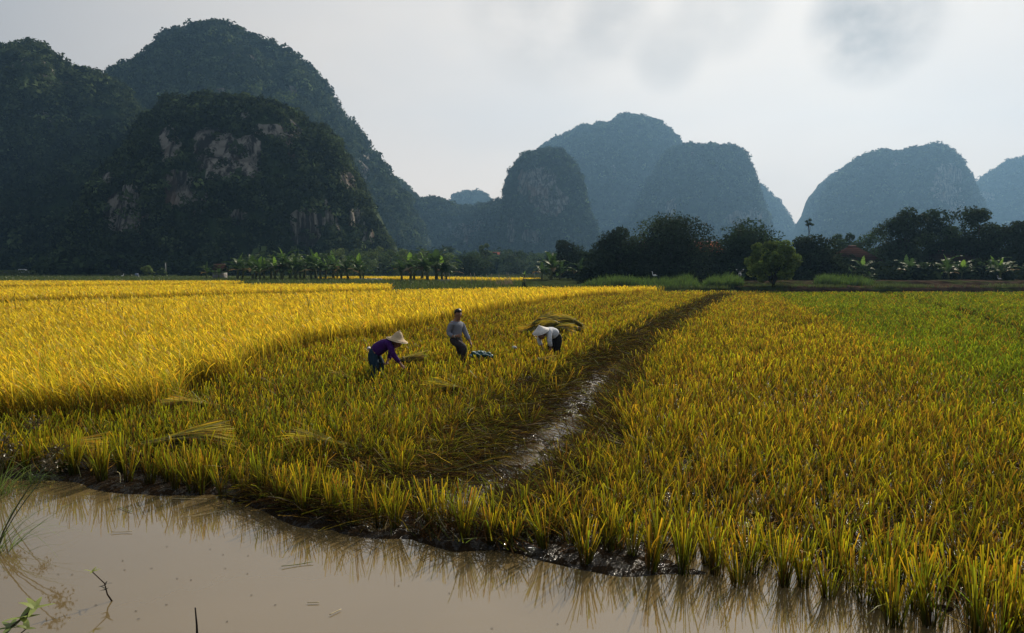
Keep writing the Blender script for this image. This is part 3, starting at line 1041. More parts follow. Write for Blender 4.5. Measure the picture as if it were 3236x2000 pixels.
for q in range(nfront):
    i_ = order[q]
    if q < NVAR:
        o_ = VARS[q].build('stubble_clump', M_STUB)
        vmesh.append(o_.data)
    else:
        o_ = bpy.data.objects.new('stubble_clump', vmesh[int(rng.integers(NVAR))])
        COL.objects.link(o_)
    o_.location = (fx_[i_], fy_[i_], float(ground_z(np.array([fx_[i_]]), np.array([fy_[i_]]))[0]))
    o_.rotation_euler = (rng.normal(0, 0.07), rng.normal(0, 0.07), rng.uniform(0, 6.28))
    sc_ = rng.uniform(0.85, 1.12)
    o_.scale = (sc_, sc_, sc_)
    tag(o_, 'cut rice clump standing in the first rows along the ditch edge', 'rice stubble', 'rice stubble clumps along the ditch')

rest = np.ones(len(X), bool)
fi_ = np.where(front)[0][order[:nfront]]
rest[fi_] = False
mb = MB()
near = rest & (Y < 10)
stub_tufts(X[near], Y[near], 22, 0.055, mb)
mid = rest & (Y >= 10)
stub_tufts(X[mid], Y[mid], 12, 0.06, mb)
xx, yy_ = scatter(stub_keep, lod(19, 24, 0.9), 40, 18.6)
stub_tufts(xx, yy_, 8, 0.07, mb)
xx, yy_ = scatter(stub_keep, lod(11, 40, 1.0), 61, 40)
stub_tufts(xx, yy_, 8, 0.12, mb)
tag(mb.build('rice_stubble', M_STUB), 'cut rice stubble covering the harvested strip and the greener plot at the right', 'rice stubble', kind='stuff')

# trampled stems lying in the mud track, and loose straw between the stools
mb = MB()


def flat_straw(x, y, az, L, w, c, lift=0.03):
    n = len(x)
    z = np.maximum(ground_z(x, y), -0.002) + rng.uniform(0.004, lift, n)
    P = np.stack([x, y, z], 1)
    d = np.stack([np.cos(az), np.sin(az), np.zeros(n)], 1)
    s = np.stack([-np.sin(az), np.cos(az), np.zeros(n)], 1)
    rise = rng.uniform(-0.01, 0.16, n) * (rng.random(n) < 0.6)
    V = np.empty((n, 4, 2, 3))
    for k, tk in enumerate((0, 0.35, 0.7, 1.0)):
        b = rng.normal(0, 0.012, n)
        p_ = P + d * (L * (tk - 0.5))[:, None] + s * b[:, None] + np.array([0, 0, 1]) * (rise * tk ** 1.5 + 0.03 * math.sin(tk * 3.1))[:, None]
        wv = (w * (1 - 0.6 * tk) / 2)[:, None]
        up = np.array([0, 0, 1]) * rng.normal(0, 0.3, n)[:, None]
        V[:, k, 0] = p_ - (s + up) * wv
        V[:, k, 1] = p_ + (s + up) * wv
    b0 = (np.arange(n) * 8)[:, None]
    F = np.concatenate([b0 + np.array([[2 * k, 2 * k + 1, 2 * k + 3, 2 * k + 2]]) for k in range(3)])
    mb.add(V.reshape(-1, 3), [F], np.repeat(c, 8, 0))


def in_track(x, y):
    td = line_dist(TRACK, x, y)
    hwid = tramp_w(x, y) * 1.12
    dens = np.where((td < 0.24) & (y < 17), 0.30, 1.0)
    return (td < hwid) & (water_s(x, y) > -0.05) & (rng.random(len(x)) < dens)


xx, yy_ = scatter(in_track, lod(620, 10, 0.8), 58, 5.5)
n = len(xx)
td = line_dist(TRACK, xx, yy_)
c = jit(pick(n, [(BROWN * 0.18, 6), (BROWN * 0.4, 3), (np.array([0.045, 0.05, 0.014]), 3), (LIME * 0.4, 1.2), (GOLD * 0.4, 0.7), (np.array([0.22, 0.18, 0.11]), 0.35)]), n, 0.25)
cx_ = np.interp(yy_, [p_[1] for p_ in TRACK], [p_[0] for p_ in TRACK])
az = np.where(xx < cx_, rng.normal(-0.35, 0.45, n), rng.normal(2.2, 0.55, n))
flat_straw(xx, yy_, az, rng.uniform(0.18, 0.6, n), 0.010 * np.maximum(1, np.hypot(xx, yy_) / 9.0) ** 0.9, c, 0.11)
xx, yy_ = scatter(in_track, lod(300, 9, 1.25), 58, 5.5)
n = len(xx)
cx_ = np.interp(yy_, [p_[1] for p_ in TRACK], [p_[0] for p_ in TRACK])
az = np.where(xx < cx_, rng.normal(2.5, 0.9, n), rng.normal(0.7, 0.9, n))
td = line_dist(TRACK, xx, yy_)
kp = (td > 0.45) | (rng.random(n) < 0.25)
xx, yy_, az = xx[kp], yy_[kp], az[kp]
n = len(xx)
c1 = jit(pick(n, [(LIME * 1.0, 4), (GOLD * 0.85, 2.5), (RUST * 0.7, 2), (BROWN * 0.6, 2.5), (GREEN * 0.9, 2), (np.array([0.40, 0.33, 0.2]), 0.8)]), n, 0.25)
V, F, C = blades(np.stack([xx, yy_, np.maximum(ground_z(xx, yy_), 0) - 0.01], 1), rng.uniform(0.06, 0.36, n), az, rng.uniform(0.14, 0.45, n), 0.009 * np.maximum(1, np.hypot(xx, yy_) / 9.0) ** 0.85, BROWN * 0.15, c1, 4, 1.2, rng.uniform(0.1, 0.7, n), 0.5, cpow=2.2)
mb.add(V, [F], C)
xx, yy_ = scatter(lambda a, b: stub_keep(a, b) & (water_s(a, b) > 0.05), lod(26, 9, 1.2), 30, 4)
n = len(xx)
c = jit(pick(n, [(BROWN * 1.3, 3), (GOLD * 0.7, 2), (RUST * 0.8, 2), (np.array([0.42, 0.36, 0.22]), 1)]), n, 0.25)
flat_straw(xx, yy_, rng.uniform(0, 6.28, n), rng.uniform(0.15, 0.5, n), 0.008 * np.maximum(1, np.hypot(xx, yy_) / 9.0) ** 0.8, c, 0.16)
tag(mb.build('trampled_straw', M_STRAW), 'trampled brown straw lying in the wet mud track', 'straw', kind='stuff')

# ------------------------------------------------------------------ banks and verge
def strip_bank(name, label, x0, x1, yf, prof, seed, col, kind='structure'):
    """a long earth bank; prof: (y offset, height) from its foot backwards"""
    xs_ = np.arange(x0, x1, 0.35)
    pr = np.array(prof, float)
    tt = np.linspace(0, len(pr) - 1, (len(pr) - 1) * 5 + 1)
    yo, zo = np.interp(tt, range(len(pr)), pr[:, 0]), np.interp(tt, range(len(pr)), pr[:, 1])
    A, B = np.meshgrid(xs_, np.arange(len(tt)), indexing='ij')
    P = np.stack([A, yf(A) + yo[B], zo[B]], 2).reshape(-1, 3)
    k = sstep(P[:, 2], -0.1, 0.3)
    P[:, 1] += k * 0.5 * fbm(P * 0.6, 3, seed)
    P[:, 2] += k * (0.14 * fbm(P * 0.5, 3, seed + 1) + 0.10 * fbm(P * 2.2, 3, seed + 2))
    n = len(tt)
    q = (np.arange(len(xs_) - 1)[:, None] * n + np.arange(n - 1)[None]).ravel()
    c = np.array(col) * (1 + 0.35 * fbm(P * 0.8, 3, seed + 4))[:, None]
    gk = sstep(fbm(P * 0.35, 3, seed + 6), 0.05, 0.35)[:, None]
    c = c * (1 - gk) + gk * np.array([0.028, 0.038, 0.012])
    return tag(mk(name, P, [np.stack([q, q + n, q + n + 1, q + 1], 1)], M_EARTH, c, None, True), label, 'bank', kind=kind)


strip_bank('earth_bank', 'bare brown earth bank along the far side of the green plot', 21, 92, lambda x: 61.6 + 0.02 * x,
           [(0, -0.3), (0.4, 0.35), (0.9, 0.62), (2.0, 0.66), (7.5, 0.70), (8.2, 0.98), (11, 1.0), (40, 1.05)], 5, (0.046, 0.031, 0.022))
strip_bank('grass_bank', 'low weedy green bank behind the harvested strip', 1.5, 22.5, lambda x: 61.0 + 0.03 * x,
           [(0, -0.3), (0.6, 0.18), (1.4, 0.36), (5, 0.5), (12, 0.6), (40, 0.8)], 6, (0.028, 0.036, 0.013))


def bank_z(x, y):
    if x > 21:
        return 1.0 if y > 71 else 0.66
    if x > 1.5 and y > 62:
        return 0.55
    return float(ground_z(np.array([x]), np.array([y]))[0])


def grass_patch(name, label, x, y, z, h, w, cols, lean=0.35, tuft=1, cat='grass', dark=0.35):
    n = len(x) * tuft
    P = np.stack([np.repeat(x, tuft), np.repeat(y, tuft), np.repeat(np.broadcast_to(z, x.shape), tuft)], 1)
    P[:, :2] += rng.normal(0, 0.10, (n, 2))
    c1 = jit(pick(n, cols), n, 0.2)
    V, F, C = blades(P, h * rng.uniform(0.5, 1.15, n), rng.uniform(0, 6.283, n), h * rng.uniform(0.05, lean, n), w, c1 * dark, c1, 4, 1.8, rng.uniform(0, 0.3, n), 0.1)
    return tag(mk(name, V, [F], M_GRASS, C), label, cat, kind='stuff')


GR1 = [(np.array([0.075, 0.14, 0.022]), 4), (np.array([0.12, 0.19, 0.03]), 3), (np.array([0.045, 0.08, 0.018]), 3)]


def px_rect(x0, x1, y0, y1, n):
    """n points between photograph columns x0..x1 and depths y0..y1"""
    y = rng.uniform(y0, y1, n)
    u = rng.uniform(x0, x1, n)
    return (u - IW / 2) / FPX * y, y


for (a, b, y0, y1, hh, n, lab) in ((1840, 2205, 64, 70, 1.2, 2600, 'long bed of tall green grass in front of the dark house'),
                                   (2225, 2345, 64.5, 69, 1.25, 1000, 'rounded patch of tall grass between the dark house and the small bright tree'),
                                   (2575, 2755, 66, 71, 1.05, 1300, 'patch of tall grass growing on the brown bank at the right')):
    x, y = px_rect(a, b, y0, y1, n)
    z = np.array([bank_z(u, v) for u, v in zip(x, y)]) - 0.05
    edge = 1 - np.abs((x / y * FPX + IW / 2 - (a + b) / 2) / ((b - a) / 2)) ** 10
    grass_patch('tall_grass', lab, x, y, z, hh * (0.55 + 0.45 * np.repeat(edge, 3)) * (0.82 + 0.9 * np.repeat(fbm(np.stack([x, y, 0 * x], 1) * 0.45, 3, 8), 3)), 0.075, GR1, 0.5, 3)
x, y = px_rect(1400, 3400, 61.3, 68, 5200)
z = np.array([bank_z(u, v) for u, v in zip(x, y)]) - 0.05
k = fbm(np.stack([x, y, 0 * x], 1) * 0.25, 3, 14) > np.where(x > 21, 0.0, -0.3)
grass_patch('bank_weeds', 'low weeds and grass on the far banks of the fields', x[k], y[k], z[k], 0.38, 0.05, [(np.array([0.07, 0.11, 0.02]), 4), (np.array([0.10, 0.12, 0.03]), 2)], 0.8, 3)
x, y = px_rect(-150, 1650, 58, 150, 30000)
k = np.ones(len(x), bool)
for poly in (RICE_A, RICE_B, RICE_C, RICE_D):
    k &= ~inside(poly, x, y)
k &= ~inside([(-84, 60), (-32, 75), (-12, 68), (-10, 58), (-28, 37), (-84, 30)], x, y)
x, y = x[k], y[k]
grass_patch('verge_grass', 'rough dark green verge grass beyond the golden paddies', x, y, ground_z(x, y), 0.55, 0.07, [(np.array([0.08, 0.12, 0.025]), 4), (np.array([0.12, 0.15, 0.03]), 2)], 0.5, 2)
# green mound by the road at the left
x, y = px_rect(-100, 560, 165, 262, 5000)
mz = 0.4 + 1.0 * np.exp(-((x + 165) / 60) ** 2) * sstep(y, 165, 215)
xs_, ys_ = np.meshgrid(np.arange(-260, -60, 4.0), np.arange(155, 275, 4.0), indexing='ij')
zz_ = 0.2 + 1.0 * np.exp(-((xs_ + 165) / 60) ** 2) * sstep(ys_, 165, 215) * sstep(-ys_, -275, -262) - 0.6 * sstep(-ys_, -275, -268)
P = np.stack([xs_, ys_, zz_], 2).reshape(-1, 3)
n = xs_.shape[1]
q = (np.arange(xs_.shape[0] - 1)[:, None] * n + np.arange(n - 1)[None]).ravel()
tag(mk('grass_mound', P, [np.stack([q, q + n, q + n + 1, q + 1], 1)], M_EARTH, np.array([0.055, 0.075, 0.024]) * (1 + 0.4 * fbm(P * 0.06, 3, 4))[:, None], None, True), 'low green grassy rise along the far road at the left', 'mound', kind='structure')
grass_patch('mound_grass', 'grass on the low rise along the far road', x, y, mz - 0.1, 0.6, 0.16, [(np.array([0.09, 0.13, 0.028]), 4), (np.array([0.12, 0.14, 0.03]), 2)], 0.5, 2)


# ------------------------------------------------------------------ trees
def tree(name, label, px, top, w, d, col, nb=18, nl=260, leaf=0.34, cb=0.22, shape='dome', group=None, airy=1.0, cat='tree', parts=True, seed=0, zb=None, lean=0.0, ragged=False):
    px, top, w = px * K, top * K, w * K
    c = at_depth(px, top, d)
    x0, zt = c[0], c[2]
    z0 = bank_z(x0, d) if zb is None else zb
    Rx = w / 2 / FPX * d
    H = zt - z0
    root = empty(name, (x0, d, z0))
    tag(root, label, cat, group)
    rb = rng.uniform(0.30, 0.46, nb) * Rx * (1.0 if airy <= 1 else 0.8) * (0.62 if ragged else 1)
    hc = H * (1 - cb) / 2
    zc = H * cb + hc
    # blob centres: even spread over a dome or ball
    i = np.arange(nb) + 0.5
    ph = np.arccos(1 - 2 * i / nb * (0.94 if shape == 'ball' else 0.80))
    th = math.pi * (1 + 5 ** 0.5) * i + rng.normal(0, 0.25, nb)
    rad = rng.uniform(0.64, 0.92, nb)
    if ragged:
        rad = rng.uniform(0.70, 1.04, nb)
    rad[2::4] *= 0.5
    rad[0] = 0.8
    Rx *= 1.10
    bx = rad * np.sin(ph) * np.cos(th) * (Rx - rb * 0.4)
    by = rad * np.sin(ph) * np.sin(th) * (Rx - rb * 0.4) * 0.9
    if shape == 'ball':
        bz = zc + rad * np.cos(ph) * (hc - rb * 0.3)
    else:
        bz = H * cb + (0.12 + 0.88 * np.clip(np.cos(ph), -0.15, 1)) * rad / 0.8 * (2 * hc - rb * 0.9)
    bz = np.minimum(bz, H - rb * 0.75)
    B = np.stack([bx, by, bz], 1)
    idx = np.repeat(np.arange(nb), nl)
    dd = unit(rng.standard_normal((len(idx), 3)) + np.array([0, 0, 0.15]))
    rr = rb[idx] * (0.45 + 0.6 * rng.random(len(idx)) ** (0.6 / airy))
    # each blob is itself lumpy
    lump = 1 + 0.40 * fbm((B[idx] + dd * rb[idx][:, None]) * (1.6 / max(rb.mean(), 0.2)), 2, seed)
    pp = B[idx] + dd * (rr * lump)[:, None] * np.array([1, 1, 0.80])
    pp[:, 2] = np.maximum(pp[:, 2], 0.15)
    cc = np.asarray(col, float) * (1 + 0.22 * rng.standard_normal((nb, 1)))[idx] * (1 + 0.25 * rng.standard_normal((len(idx), 1)))
    cc = np.clip(cc * (1 + 0.05 * rng.standard_normal(cc.shape)), 0.006, 0.5)
    V, F, C = cards(pp, dd + 0.7 * rng.standard_normal(dd.shape), leaf * rng.uniform(0.6, 1.25, len(idx)), leaf * rng.uniform(0.35, 0.6, len(idx)), cc)
    mk('crown', V, [F], M_LEAF, C, root)
    tb = MB()
    tr = max(0.05, H * 0.022) if cb < 0.6 else 0.06
    hh = np.linspace(0, 1, 6)
    tb.tube(np.stack([0.12 * Rx * np.sin(hh * 3 + seed) * hh + lean * hh, 0.08 * Rx * np.cos(hh * 2.3) * hh, hh * (H * max(cb, 0.2) + hc * 0.7)], 1), tr * (1.25 - 0.75 * hh), 8, (0.045, 0.036, 0.028))
    for j in range(0, nb, max(1, nb // 9)):
        a = np.array([0, 0, H * max(cb, 0.12) * rng.uniform(0.7, 1.1)])
        mid_ = (a + B[j]) / 2 + np.array([0, 0, 0.08 * H])
        tb.tube([a, mid_, B[j]], [tr * 0.6, tr * 0.4, tr * 0.12], 6, (0.045, 0.036, 0.028))
    tb.build('trunk', M_BARK, root, True)
    return root


DK = (0.022, 0.034, 0.014)
DK2 = (0.028, 0.043, 0.016)
MD = (0.045, 0.072, 0.024)
tree('broadleaf_tree', 'dark dense tree at the left end of the big dark group', 1478, 538, 150, 84, DK, 40, 420, 0.40, 0.04, 'dome', seed=1)
tree('broadleaf_tree', 'tallest loose dark tree with sky gaps over the dark house', 1602, 502, 232, 82, DK, 64, 420, 0.36, 0.14, 'dome', airy=1.0, seed=2)
tree('broadleaf_tree', 'dome shaped dark tree to the right of the red tiled roof', 1792, 514, 196, 84, (0.028, 0.047, 0.016), 46, 460, 0.38, 0.12, 'dome', seed=3)
tree('broadleaf_tree', 'round dark tree just behind the small bright green tree', 1938, 555, 150, 82, DK, 40, 420, 0.38, 0.06, 'dome', seed=4)
tree('broadleaf_tree', 'small round bright green tree at the field edge', 1851, 572, 116, 64.5, (0.128, 0.180, 0.035), 70, 230, 0.25, 0.10, 'ball', airy=1.5, seed=5, zb=0.35, ragged=True)
tree('broadleaf_tree', 'thin mid green tree beside the pyramid roof', 2020, 553, 78, 116, MD, 16, 230, 0.42, 0.12, 'ball', airy=1.5, seed=6)
tree('broadleaf_tree', 'mid green tree rising behind the pyramid roof', 2086, 539, 112, 104, (0.045, 0.075, 0.026), 20, 260, 0.40, 0.1, 'dome', seed=7)
tree('broadleaf_tree', 'first tall tree of the high row at the right, darker and leaning', 2160, 492, 132, 96, DK2, 40, 420, 0.42, 0.06, 'dome', seed=8)
tree('broadleaf_tree', 'second tall tree of the high row at the right, rounder and greener', 2243, 497, 122, 98, (0.036, 0.058, 0.020), 38, 420, 0.42, 0.06, 'dome', seed=9)
tree('broadleaf_tree', 'third tall tree of the high row at the right, broad topped', 2336, 493, 138, 95, DK2, 40, 420, 0.42, 0.06, 'dome', seed=10)
tree('broadleaf_tree', 'dark tree cut by the right edge of the view', 2424, 523, 134, 92, DK, 36, 400, 0.42, 0.04, 'dome', seed=11)
tree('broadleaf_tree', 'thin tree tip standing above the dark tree at the right edge', 2441, 514, 46, 104, DK, 10, 190, 0.34, 0.05, 'ball', airy=1.5, seed=12)
tree('slender_tree', 'tall thin stemmed tree with a tuft of leaves against the hill gap', 1933, 521, 20, 118, (0.05, 0.075, 0.03), 6, 60, 0.32, 0.89, 'dome', airy=1.6, seed=13)
tree('broadleaf_tree', 'dark bushy tree behind the tallest banana leaf at the centre', 1356, 573, 92, 112, DK, 26, 320, 0.44, 0.2, 'dome', seed=14)
tree('broadleaf_tree', 'dark wide tree left of the orange roof', 1128, 597, 96, 165, (0.034, 0.052, 0.024), 16, 200, 0.6, 0.15, 'dome', seed=15)
tree('broadleaf_tree', 'pale thin tree standing above the orange roof', 1159, 578, 36, 200, (0.11, 0.15, 0.06), 10, 130, 0.6, 0.3, 'ball', airy=1.6, seed=16)
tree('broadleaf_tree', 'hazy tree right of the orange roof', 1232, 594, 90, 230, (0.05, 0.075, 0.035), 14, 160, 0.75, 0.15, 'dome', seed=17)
tree('shrub', 'leafy shrub with pale leaves on the verge at the far left', 352, 633, 32, 150, (0.14, 0.19, 0.06), 9, 60, 0.5, 0.1, 'ball', airy=1.6, seed=18, cat='shrub')
tree('shrub', 'low shrub in the verge beside the thin pole at the far left', 388, 640, 26, 150, (0.09, 0.13, 0.045), 8, 60, 0.5, 0.05, 'ball', airy=1.4, seed=19, cat='shrub')
tree('shrub', 'dull brown green bush on the far left verge', 285, 644, 42, 170, (0.06, 0.065, 0.035), 8, 70, 0.6, 0.05, 'dome', seed=20, cat='shrub')
for i_, (a, b, w_) in enumerate(((585, 606, 60), (640, 604, 62), (700, 600, 60), (742, 596, 50), (786, 592, 52), (815, 589, 46), (850, 588, 54), (886, 590, 48), (905, 584, 44), (932, 592, 46), (968, 590, 50), (1010, 592, 48), (1042, 596, 44), (1075, 600, 40))):
    tree('leafy_bush', 'pale green bushy tree in the sunlit row behind the banana plants', a, b, w_ + 14, 190 + (i_ * 37 % 30), (0.080 + 0.02 * (i_ % 3), 0.115 + 0.02 * (i_ % 3), 0.042), 13, 150, 0.62, 0.06, 'dome',
         'bushy trees behind the banana row', seed=30 + i_)

# woods at the feet of the hills: far-off masses
def woods(label, n, pxr, dr, hr, cr, col, seed, ncard=46, name='woodland'):
    d = rng.uniform(dr[0], dr[1], n)
    u = rng.uniform(pxr[0] * K, pxr[1] * K, n)
    x = (u - IW / 2) / FPX * d
    r = cr * np.exp(0.3 * rng.standard_normal(n))
    top = hr[0] + (hr[1] - hr[0]) * (0.5 + 0.5 * fbm(np.stack([x, d, 0 * x], 1) / 14, 3, seed)) * sstep(d, dr[0] - 1, dr[0] + (dr[1] - dr[0]) * 0.6)
    P = []
    for k in range(3):
        P.append(np.stack([x + r * rng.normal(0, 0.5, n), d + r * rng.normal(0, 0.5, n), np.maximum(top * (1 - 0.33 * k) - r * 0.5, r * 0.4)], 1))
    P = np.concatenate(P)
    r = np.tile(r, 3)
    cc = np.asarray(col) * (1 + 0.3 * rng.standard_normal((len(P), 1)))
    idx = np.repeat(np.arange(len(P)), ncard)
    dd = unit(rng.standard_normal((len(idx), 3)) + np.array([0, -0.2, 0.4]))
    pp = P[idx] + dd * (r[idx] * rng.uniform(0.5, 1.1, len(idx)))[:, None]
    V, F, C = cards(pp, dd + 0.6 * rng.standard_normal(dd.shape), r[idx] * rng.uniform(0.3, 0.6, len(idx)), r[idx] * rng.uniform(0.2, 0.4, len(idx)), np.clip(cc[idx] * (1 + 0.2 * rng.standard_normal((len(idx), 1))), 0.006, 0.4))
    tag(mk(name, V, [F], M_FOREST, C), label, 'woods', kind='stuff')


woods('dark woodland along the far road at the left edge', 500, (-200, 190), (288, 330), (4.0, 12.0), 2.8, (0.026, 0.040, 0.016), 50)
woods('dark woodland at the foot of the left hills', 800, (150, 660), (185, 262), (2.5, 9.5), 2.4, (0.026, 0.040, 0.016), 51)
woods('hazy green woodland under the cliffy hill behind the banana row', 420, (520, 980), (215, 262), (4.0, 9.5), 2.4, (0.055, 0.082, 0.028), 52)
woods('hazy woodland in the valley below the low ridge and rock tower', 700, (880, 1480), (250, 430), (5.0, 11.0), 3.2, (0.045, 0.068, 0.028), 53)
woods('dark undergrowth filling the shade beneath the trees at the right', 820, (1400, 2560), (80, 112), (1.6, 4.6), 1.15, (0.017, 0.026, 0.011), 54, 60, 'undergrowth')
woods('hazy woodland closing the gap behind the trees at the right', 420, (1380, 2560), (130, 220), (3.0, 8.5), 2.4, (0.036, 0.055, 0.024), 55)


# ------------------------------------------------------------------ banana plants
def banana_variant(seed, nleaf, hs=1.75):
    r_ = np.random.default_rng(seed)
    st = MB()
    hh = np.linspace(0, 1, 6)
    st.tube(np.stack([0.10 * hh ** 2 * (1 if seed % 2 else -1), 0 * hh, hh * hs], 1), 0.15 - 0.06 * hh, 9, np.stack([0.09 + 0.03 * hh, 0.085 + 0.06 * hh, 0.04 + 0 * hh], 1))
    lv = MB()
    for k in range(nleaf):
        az = k * 2.4 + r_.uniform(-0.4, 0.4)
        el = R(88 - 62 * (k / nleaf) ** 0.8 + r_.uniform(-8, 8)) if k > 0 else R(87)
        L = r_.uniform(1.9, 2.7) * (0.85 if k == 0 else 1.0)
        wd = r_.uniform(0.27, 0.38)
        dead = k >= nleaf - 1
        droop = 0.35 if k == 0 else r_.uniform(1.0, 2.1)
        nseg = 14
        p = np.array([0.10 * (1 if seed % 2 else -1), 0, hs - 0.08 * k * 0.6])
        pts, dirs = [], []
        e = el
        for q in range(nseg + 1):
            pts.append(p.copy())
            dv = np.array([math.cos(az) * math.cos(e), math.sin(az) * math.cos(e), math.sin(e)])
            dirs.append(dv)
            p = p + dv * L / nseg
            e -= droop / nseg * (0.5 + q / nseg)
        pts = np.array(pts)
        side = np.array([-math.sin(az), math.cos(az), 0])
        t_ = np.linspace(0, 1, nseg + 1)
        prof = np.clip(np.sin(np.clip((t_ - 0.12) / 0.88, 0, 1) ** 0.75 * math.pi) ** 0.6, 0.03, 1) * wd
        V, F, C = [], [], []
        base = np.array([0.036, 0.070, 0.017]) if not dead else np.array([0.16, 0.11, 0.05])
        if k == 0 and seed in (1, 4, 6):
            base = np.array([0.15, 0.26, 0.035])
        for q in range(nseg):
            for sg in (-1, 1):
                j0, j1 = r_.uniform(0.75, 1.05), r_.uniform(0.75, 1.05)
                up0 = np.cross(side, dirs[q]) * -1
                fold = 0.25
                sag0 = r_.uniform(-0.12, 0.05)
                a, b = pts[q], pts[q + 1]
                ga_ = 0.02 * (b - a) if r_.random() < 0.6 else 0 * a
                c_ = b + side * sg * prof[q + 1] * j1 + up0 * prof[q + 1] * fold + np.array([0, 0, sag0])
                d_ = a + ga_ + side * sg * prof[q] * j0 + up0 * prof[q] * fold + np.array([0, 0, sag0])
                n0 = len(V)
                V += [a, b, c_, d_]
                F.append([n0, n0 + 1, n0 + 2, n0 + 3] if sg > 0 else [n0 + 3, n0 + 2, n0 + 1, n0])
                cl = base * r_.uniform(0.8, 1.25)
                C += [cl * 1.25, cl * 1.25, cl, cl]
        lv.add(V, [np.array(F)], np.array(C))
        lv.tube(pts, np.linspace(0.035, 0.006, nseg + 1), 5, (0.14, 0.18, 0.06), cap=False)
    return st, lv


BV = [banana_variant(sd, nl) for sd, nl in ((1, 12), (2, 13), (3, 11), (4, 13), (5, 10), (6, 12))]
BPROTO = {}


def banana(px, top, base, label, group, var, d=None, sc=1.0):
    if d is None:
        d = float(on_plane(px * K, base * K, 0.4)[1])
    x = at_depth(px * K, 0, d)[0]
    z0 = bank_z(x, d)
    H = at_depth(px * K, top * K, d)[2] - z0
    if var not in BPROTO:
        o_ = empty('banana_plant', (0, 0, 0))
        BV[var][0].build('stem', M_BARK, o_, True)
        BV[var][1].build('leaves', M_BANANA, o_)
        BPROTO[var] = o_
    else:
        o_ = copy_tree(BPROTO[var])
    o_.location = (x, d, z0 - 0.05)
    o_.rotation_euler = (rng.normal(0, 0.05), rng.normal(0, 0.05), rng.uniform(0, 6.28))
    k = H / 3.75 * sc * rng.uniform(0.86, 1.2)
    o_.location.y += rng.uniform(-3, 3)
    o_.scale = (k * 1.3, k * 1.3, k)
    return tag(o_, label, 'banana plant', group)


for i_, (a, tp) in enumerate(((562, 612), (578, 606), (600, 603), (618, 606), (636, 600), (655, 597), (672, 602), (692, 596), (712, 600), (728, 598), (746, 602), (764, 605), (780, 606), (806, 606), (822, 602), (842, 606), (569, 618), (609, 614), (646, 616), (664, 612), (682, 614), (702, 616), (737, 612), (755, 616), (792, 618), (814, 620), (850, 618))):
    banana(a, tp, 668 + (i_ * 5 % 4), 'banana plant in the long row along the far edge of the golden rice', 'banana plants in the long row', i_ % 6)
for i_, (a, tp) in enumerate(((952, 606), (968, 601), (984, 598), (996, 606))):
    banana(a, tp, 671, 'banana plant in the left of the two clumps standing apart from the long row', 'banana plants in the left clump', (i_ + 2) % 6)
for i_, (a, tp) in enumerate(((1018, 604), (1034, 599), (1048, 600), (1060, 609))):
    banana(a, tp, 673, 'banana plant in the right of the two clumps standing apart from the long row', 'banana plants in the right clump', (i_ + 1) % 6)
banana(484, 621, 668, 'lone banana plant with one bright raised leaf beside the small roof', None, 4)
banana(508, 634, 668, 'ragged low banana plant drooping in front of the small roof', None, 2)
for i_, (a, tp, d) in enumerate(((1252, 644, 100), (1296, 622, 97), (1316, 606, 96), (1344, 622, 94), (1386, 612, 96), (1412, 622, 93))):
    banana(a, tp, 0, 'banana plant in the thicket before the dark bushy tree at the centre', 'banana plants in the central thicket', i_ % 6, d)
banana(1448, 622, 0, 'banana plant with pale leaves at the foot of the dark tree, left of two', None, 3, 86)
banana(1518, 624, 0, 'small banana plant before the left wall of the dark house', None, 5, 84)
banana(2106, 618, 0, 'banana plant with long silvery leaves right of the pyramid roof', None, 0, 84)
banana(2040, 634, 0, 'small banana plant in front of the left eave of the pyramid roof', None, 4, 82)
banana(2130, 645, 0, 'stunted banana plant on the brown bank under the first tall tree', None, 2, 76)
for i_, (a, tp, d) in enumerate(((2196, 620, 82), (2222, 612, 84), (2256, 606, 86), (2282, 624, 80), (2322, 622, 82), (2352, 612, 84), (2388, 610, 82), (2410, 620, 78), (2438, 612, 80), (2462, 616, 78))):
    banana(a, tp, 0, 'banana plant in the dark thicket under the high tree row at the right', 'banana plants under the high tree row', (i_ * 5 + 1) % 6, d)

# ------------------------------------------------------------------ buildings
def tile_mat(name, c1, c2, period):
    m, t, o = new_mat(name)
    p = N(t, 'ShaderNodeBsdfPrincipled')
    p.inputs['Roughness'].default_value = 0.9
    p.inputs['Specular IOR Level'].default_value = 0.0
    tcn = N(t, 'ShaderNodeTexCoord')
    w_ = N(t, 'ShaderNodeTexWave', wave_type='BANDS', bands_direction='Z')
    w_.inputs['Scale'].default_value = period
    w_.inputs['Distortion'].default_value = 0.8
    t.links.new(tcn.outputs['Object'], w_.inputs['Vector'])
    n = N(t, 'ShaderNodeTexNoise')
    n.inputs['Scale'].default_value = 2.5
    t.links.new(tcn.outputs['Object'], n.inputs['Vector'])
    c = mixc(t, w_.outputs['Fac'], c2, c1)
    t.links.new(mixc(t, mrange(t, n.outputs['Fac'], 0.35, 0.75, 0, 0.6), c, c2), p.inputs['Base Color'])
    b = N(t, 'ShaderNodeBump')
    b.inputs['Strength'].default_value = 0.8
    b.inputs['Distance'].default_value = 0.05
    t.links.new(w_.outputs['Fac'], b.inputs['Height'])
    t.links.new(b.outputs[0], p.inputs['Normal'])
    t.links.new(p.outputs[0], o.inputs['Surface'])
    return m


M_TILE = tile_mat('red_tiles', (0.36, 0.11, 0.06), (0.13, 0.04, 0.025), 1.25)
M_TILE2 = tile_mat('brown_tiles', (0.038, 0.021, 0.017), (0.024, 0.014, 0.012), 1.1)


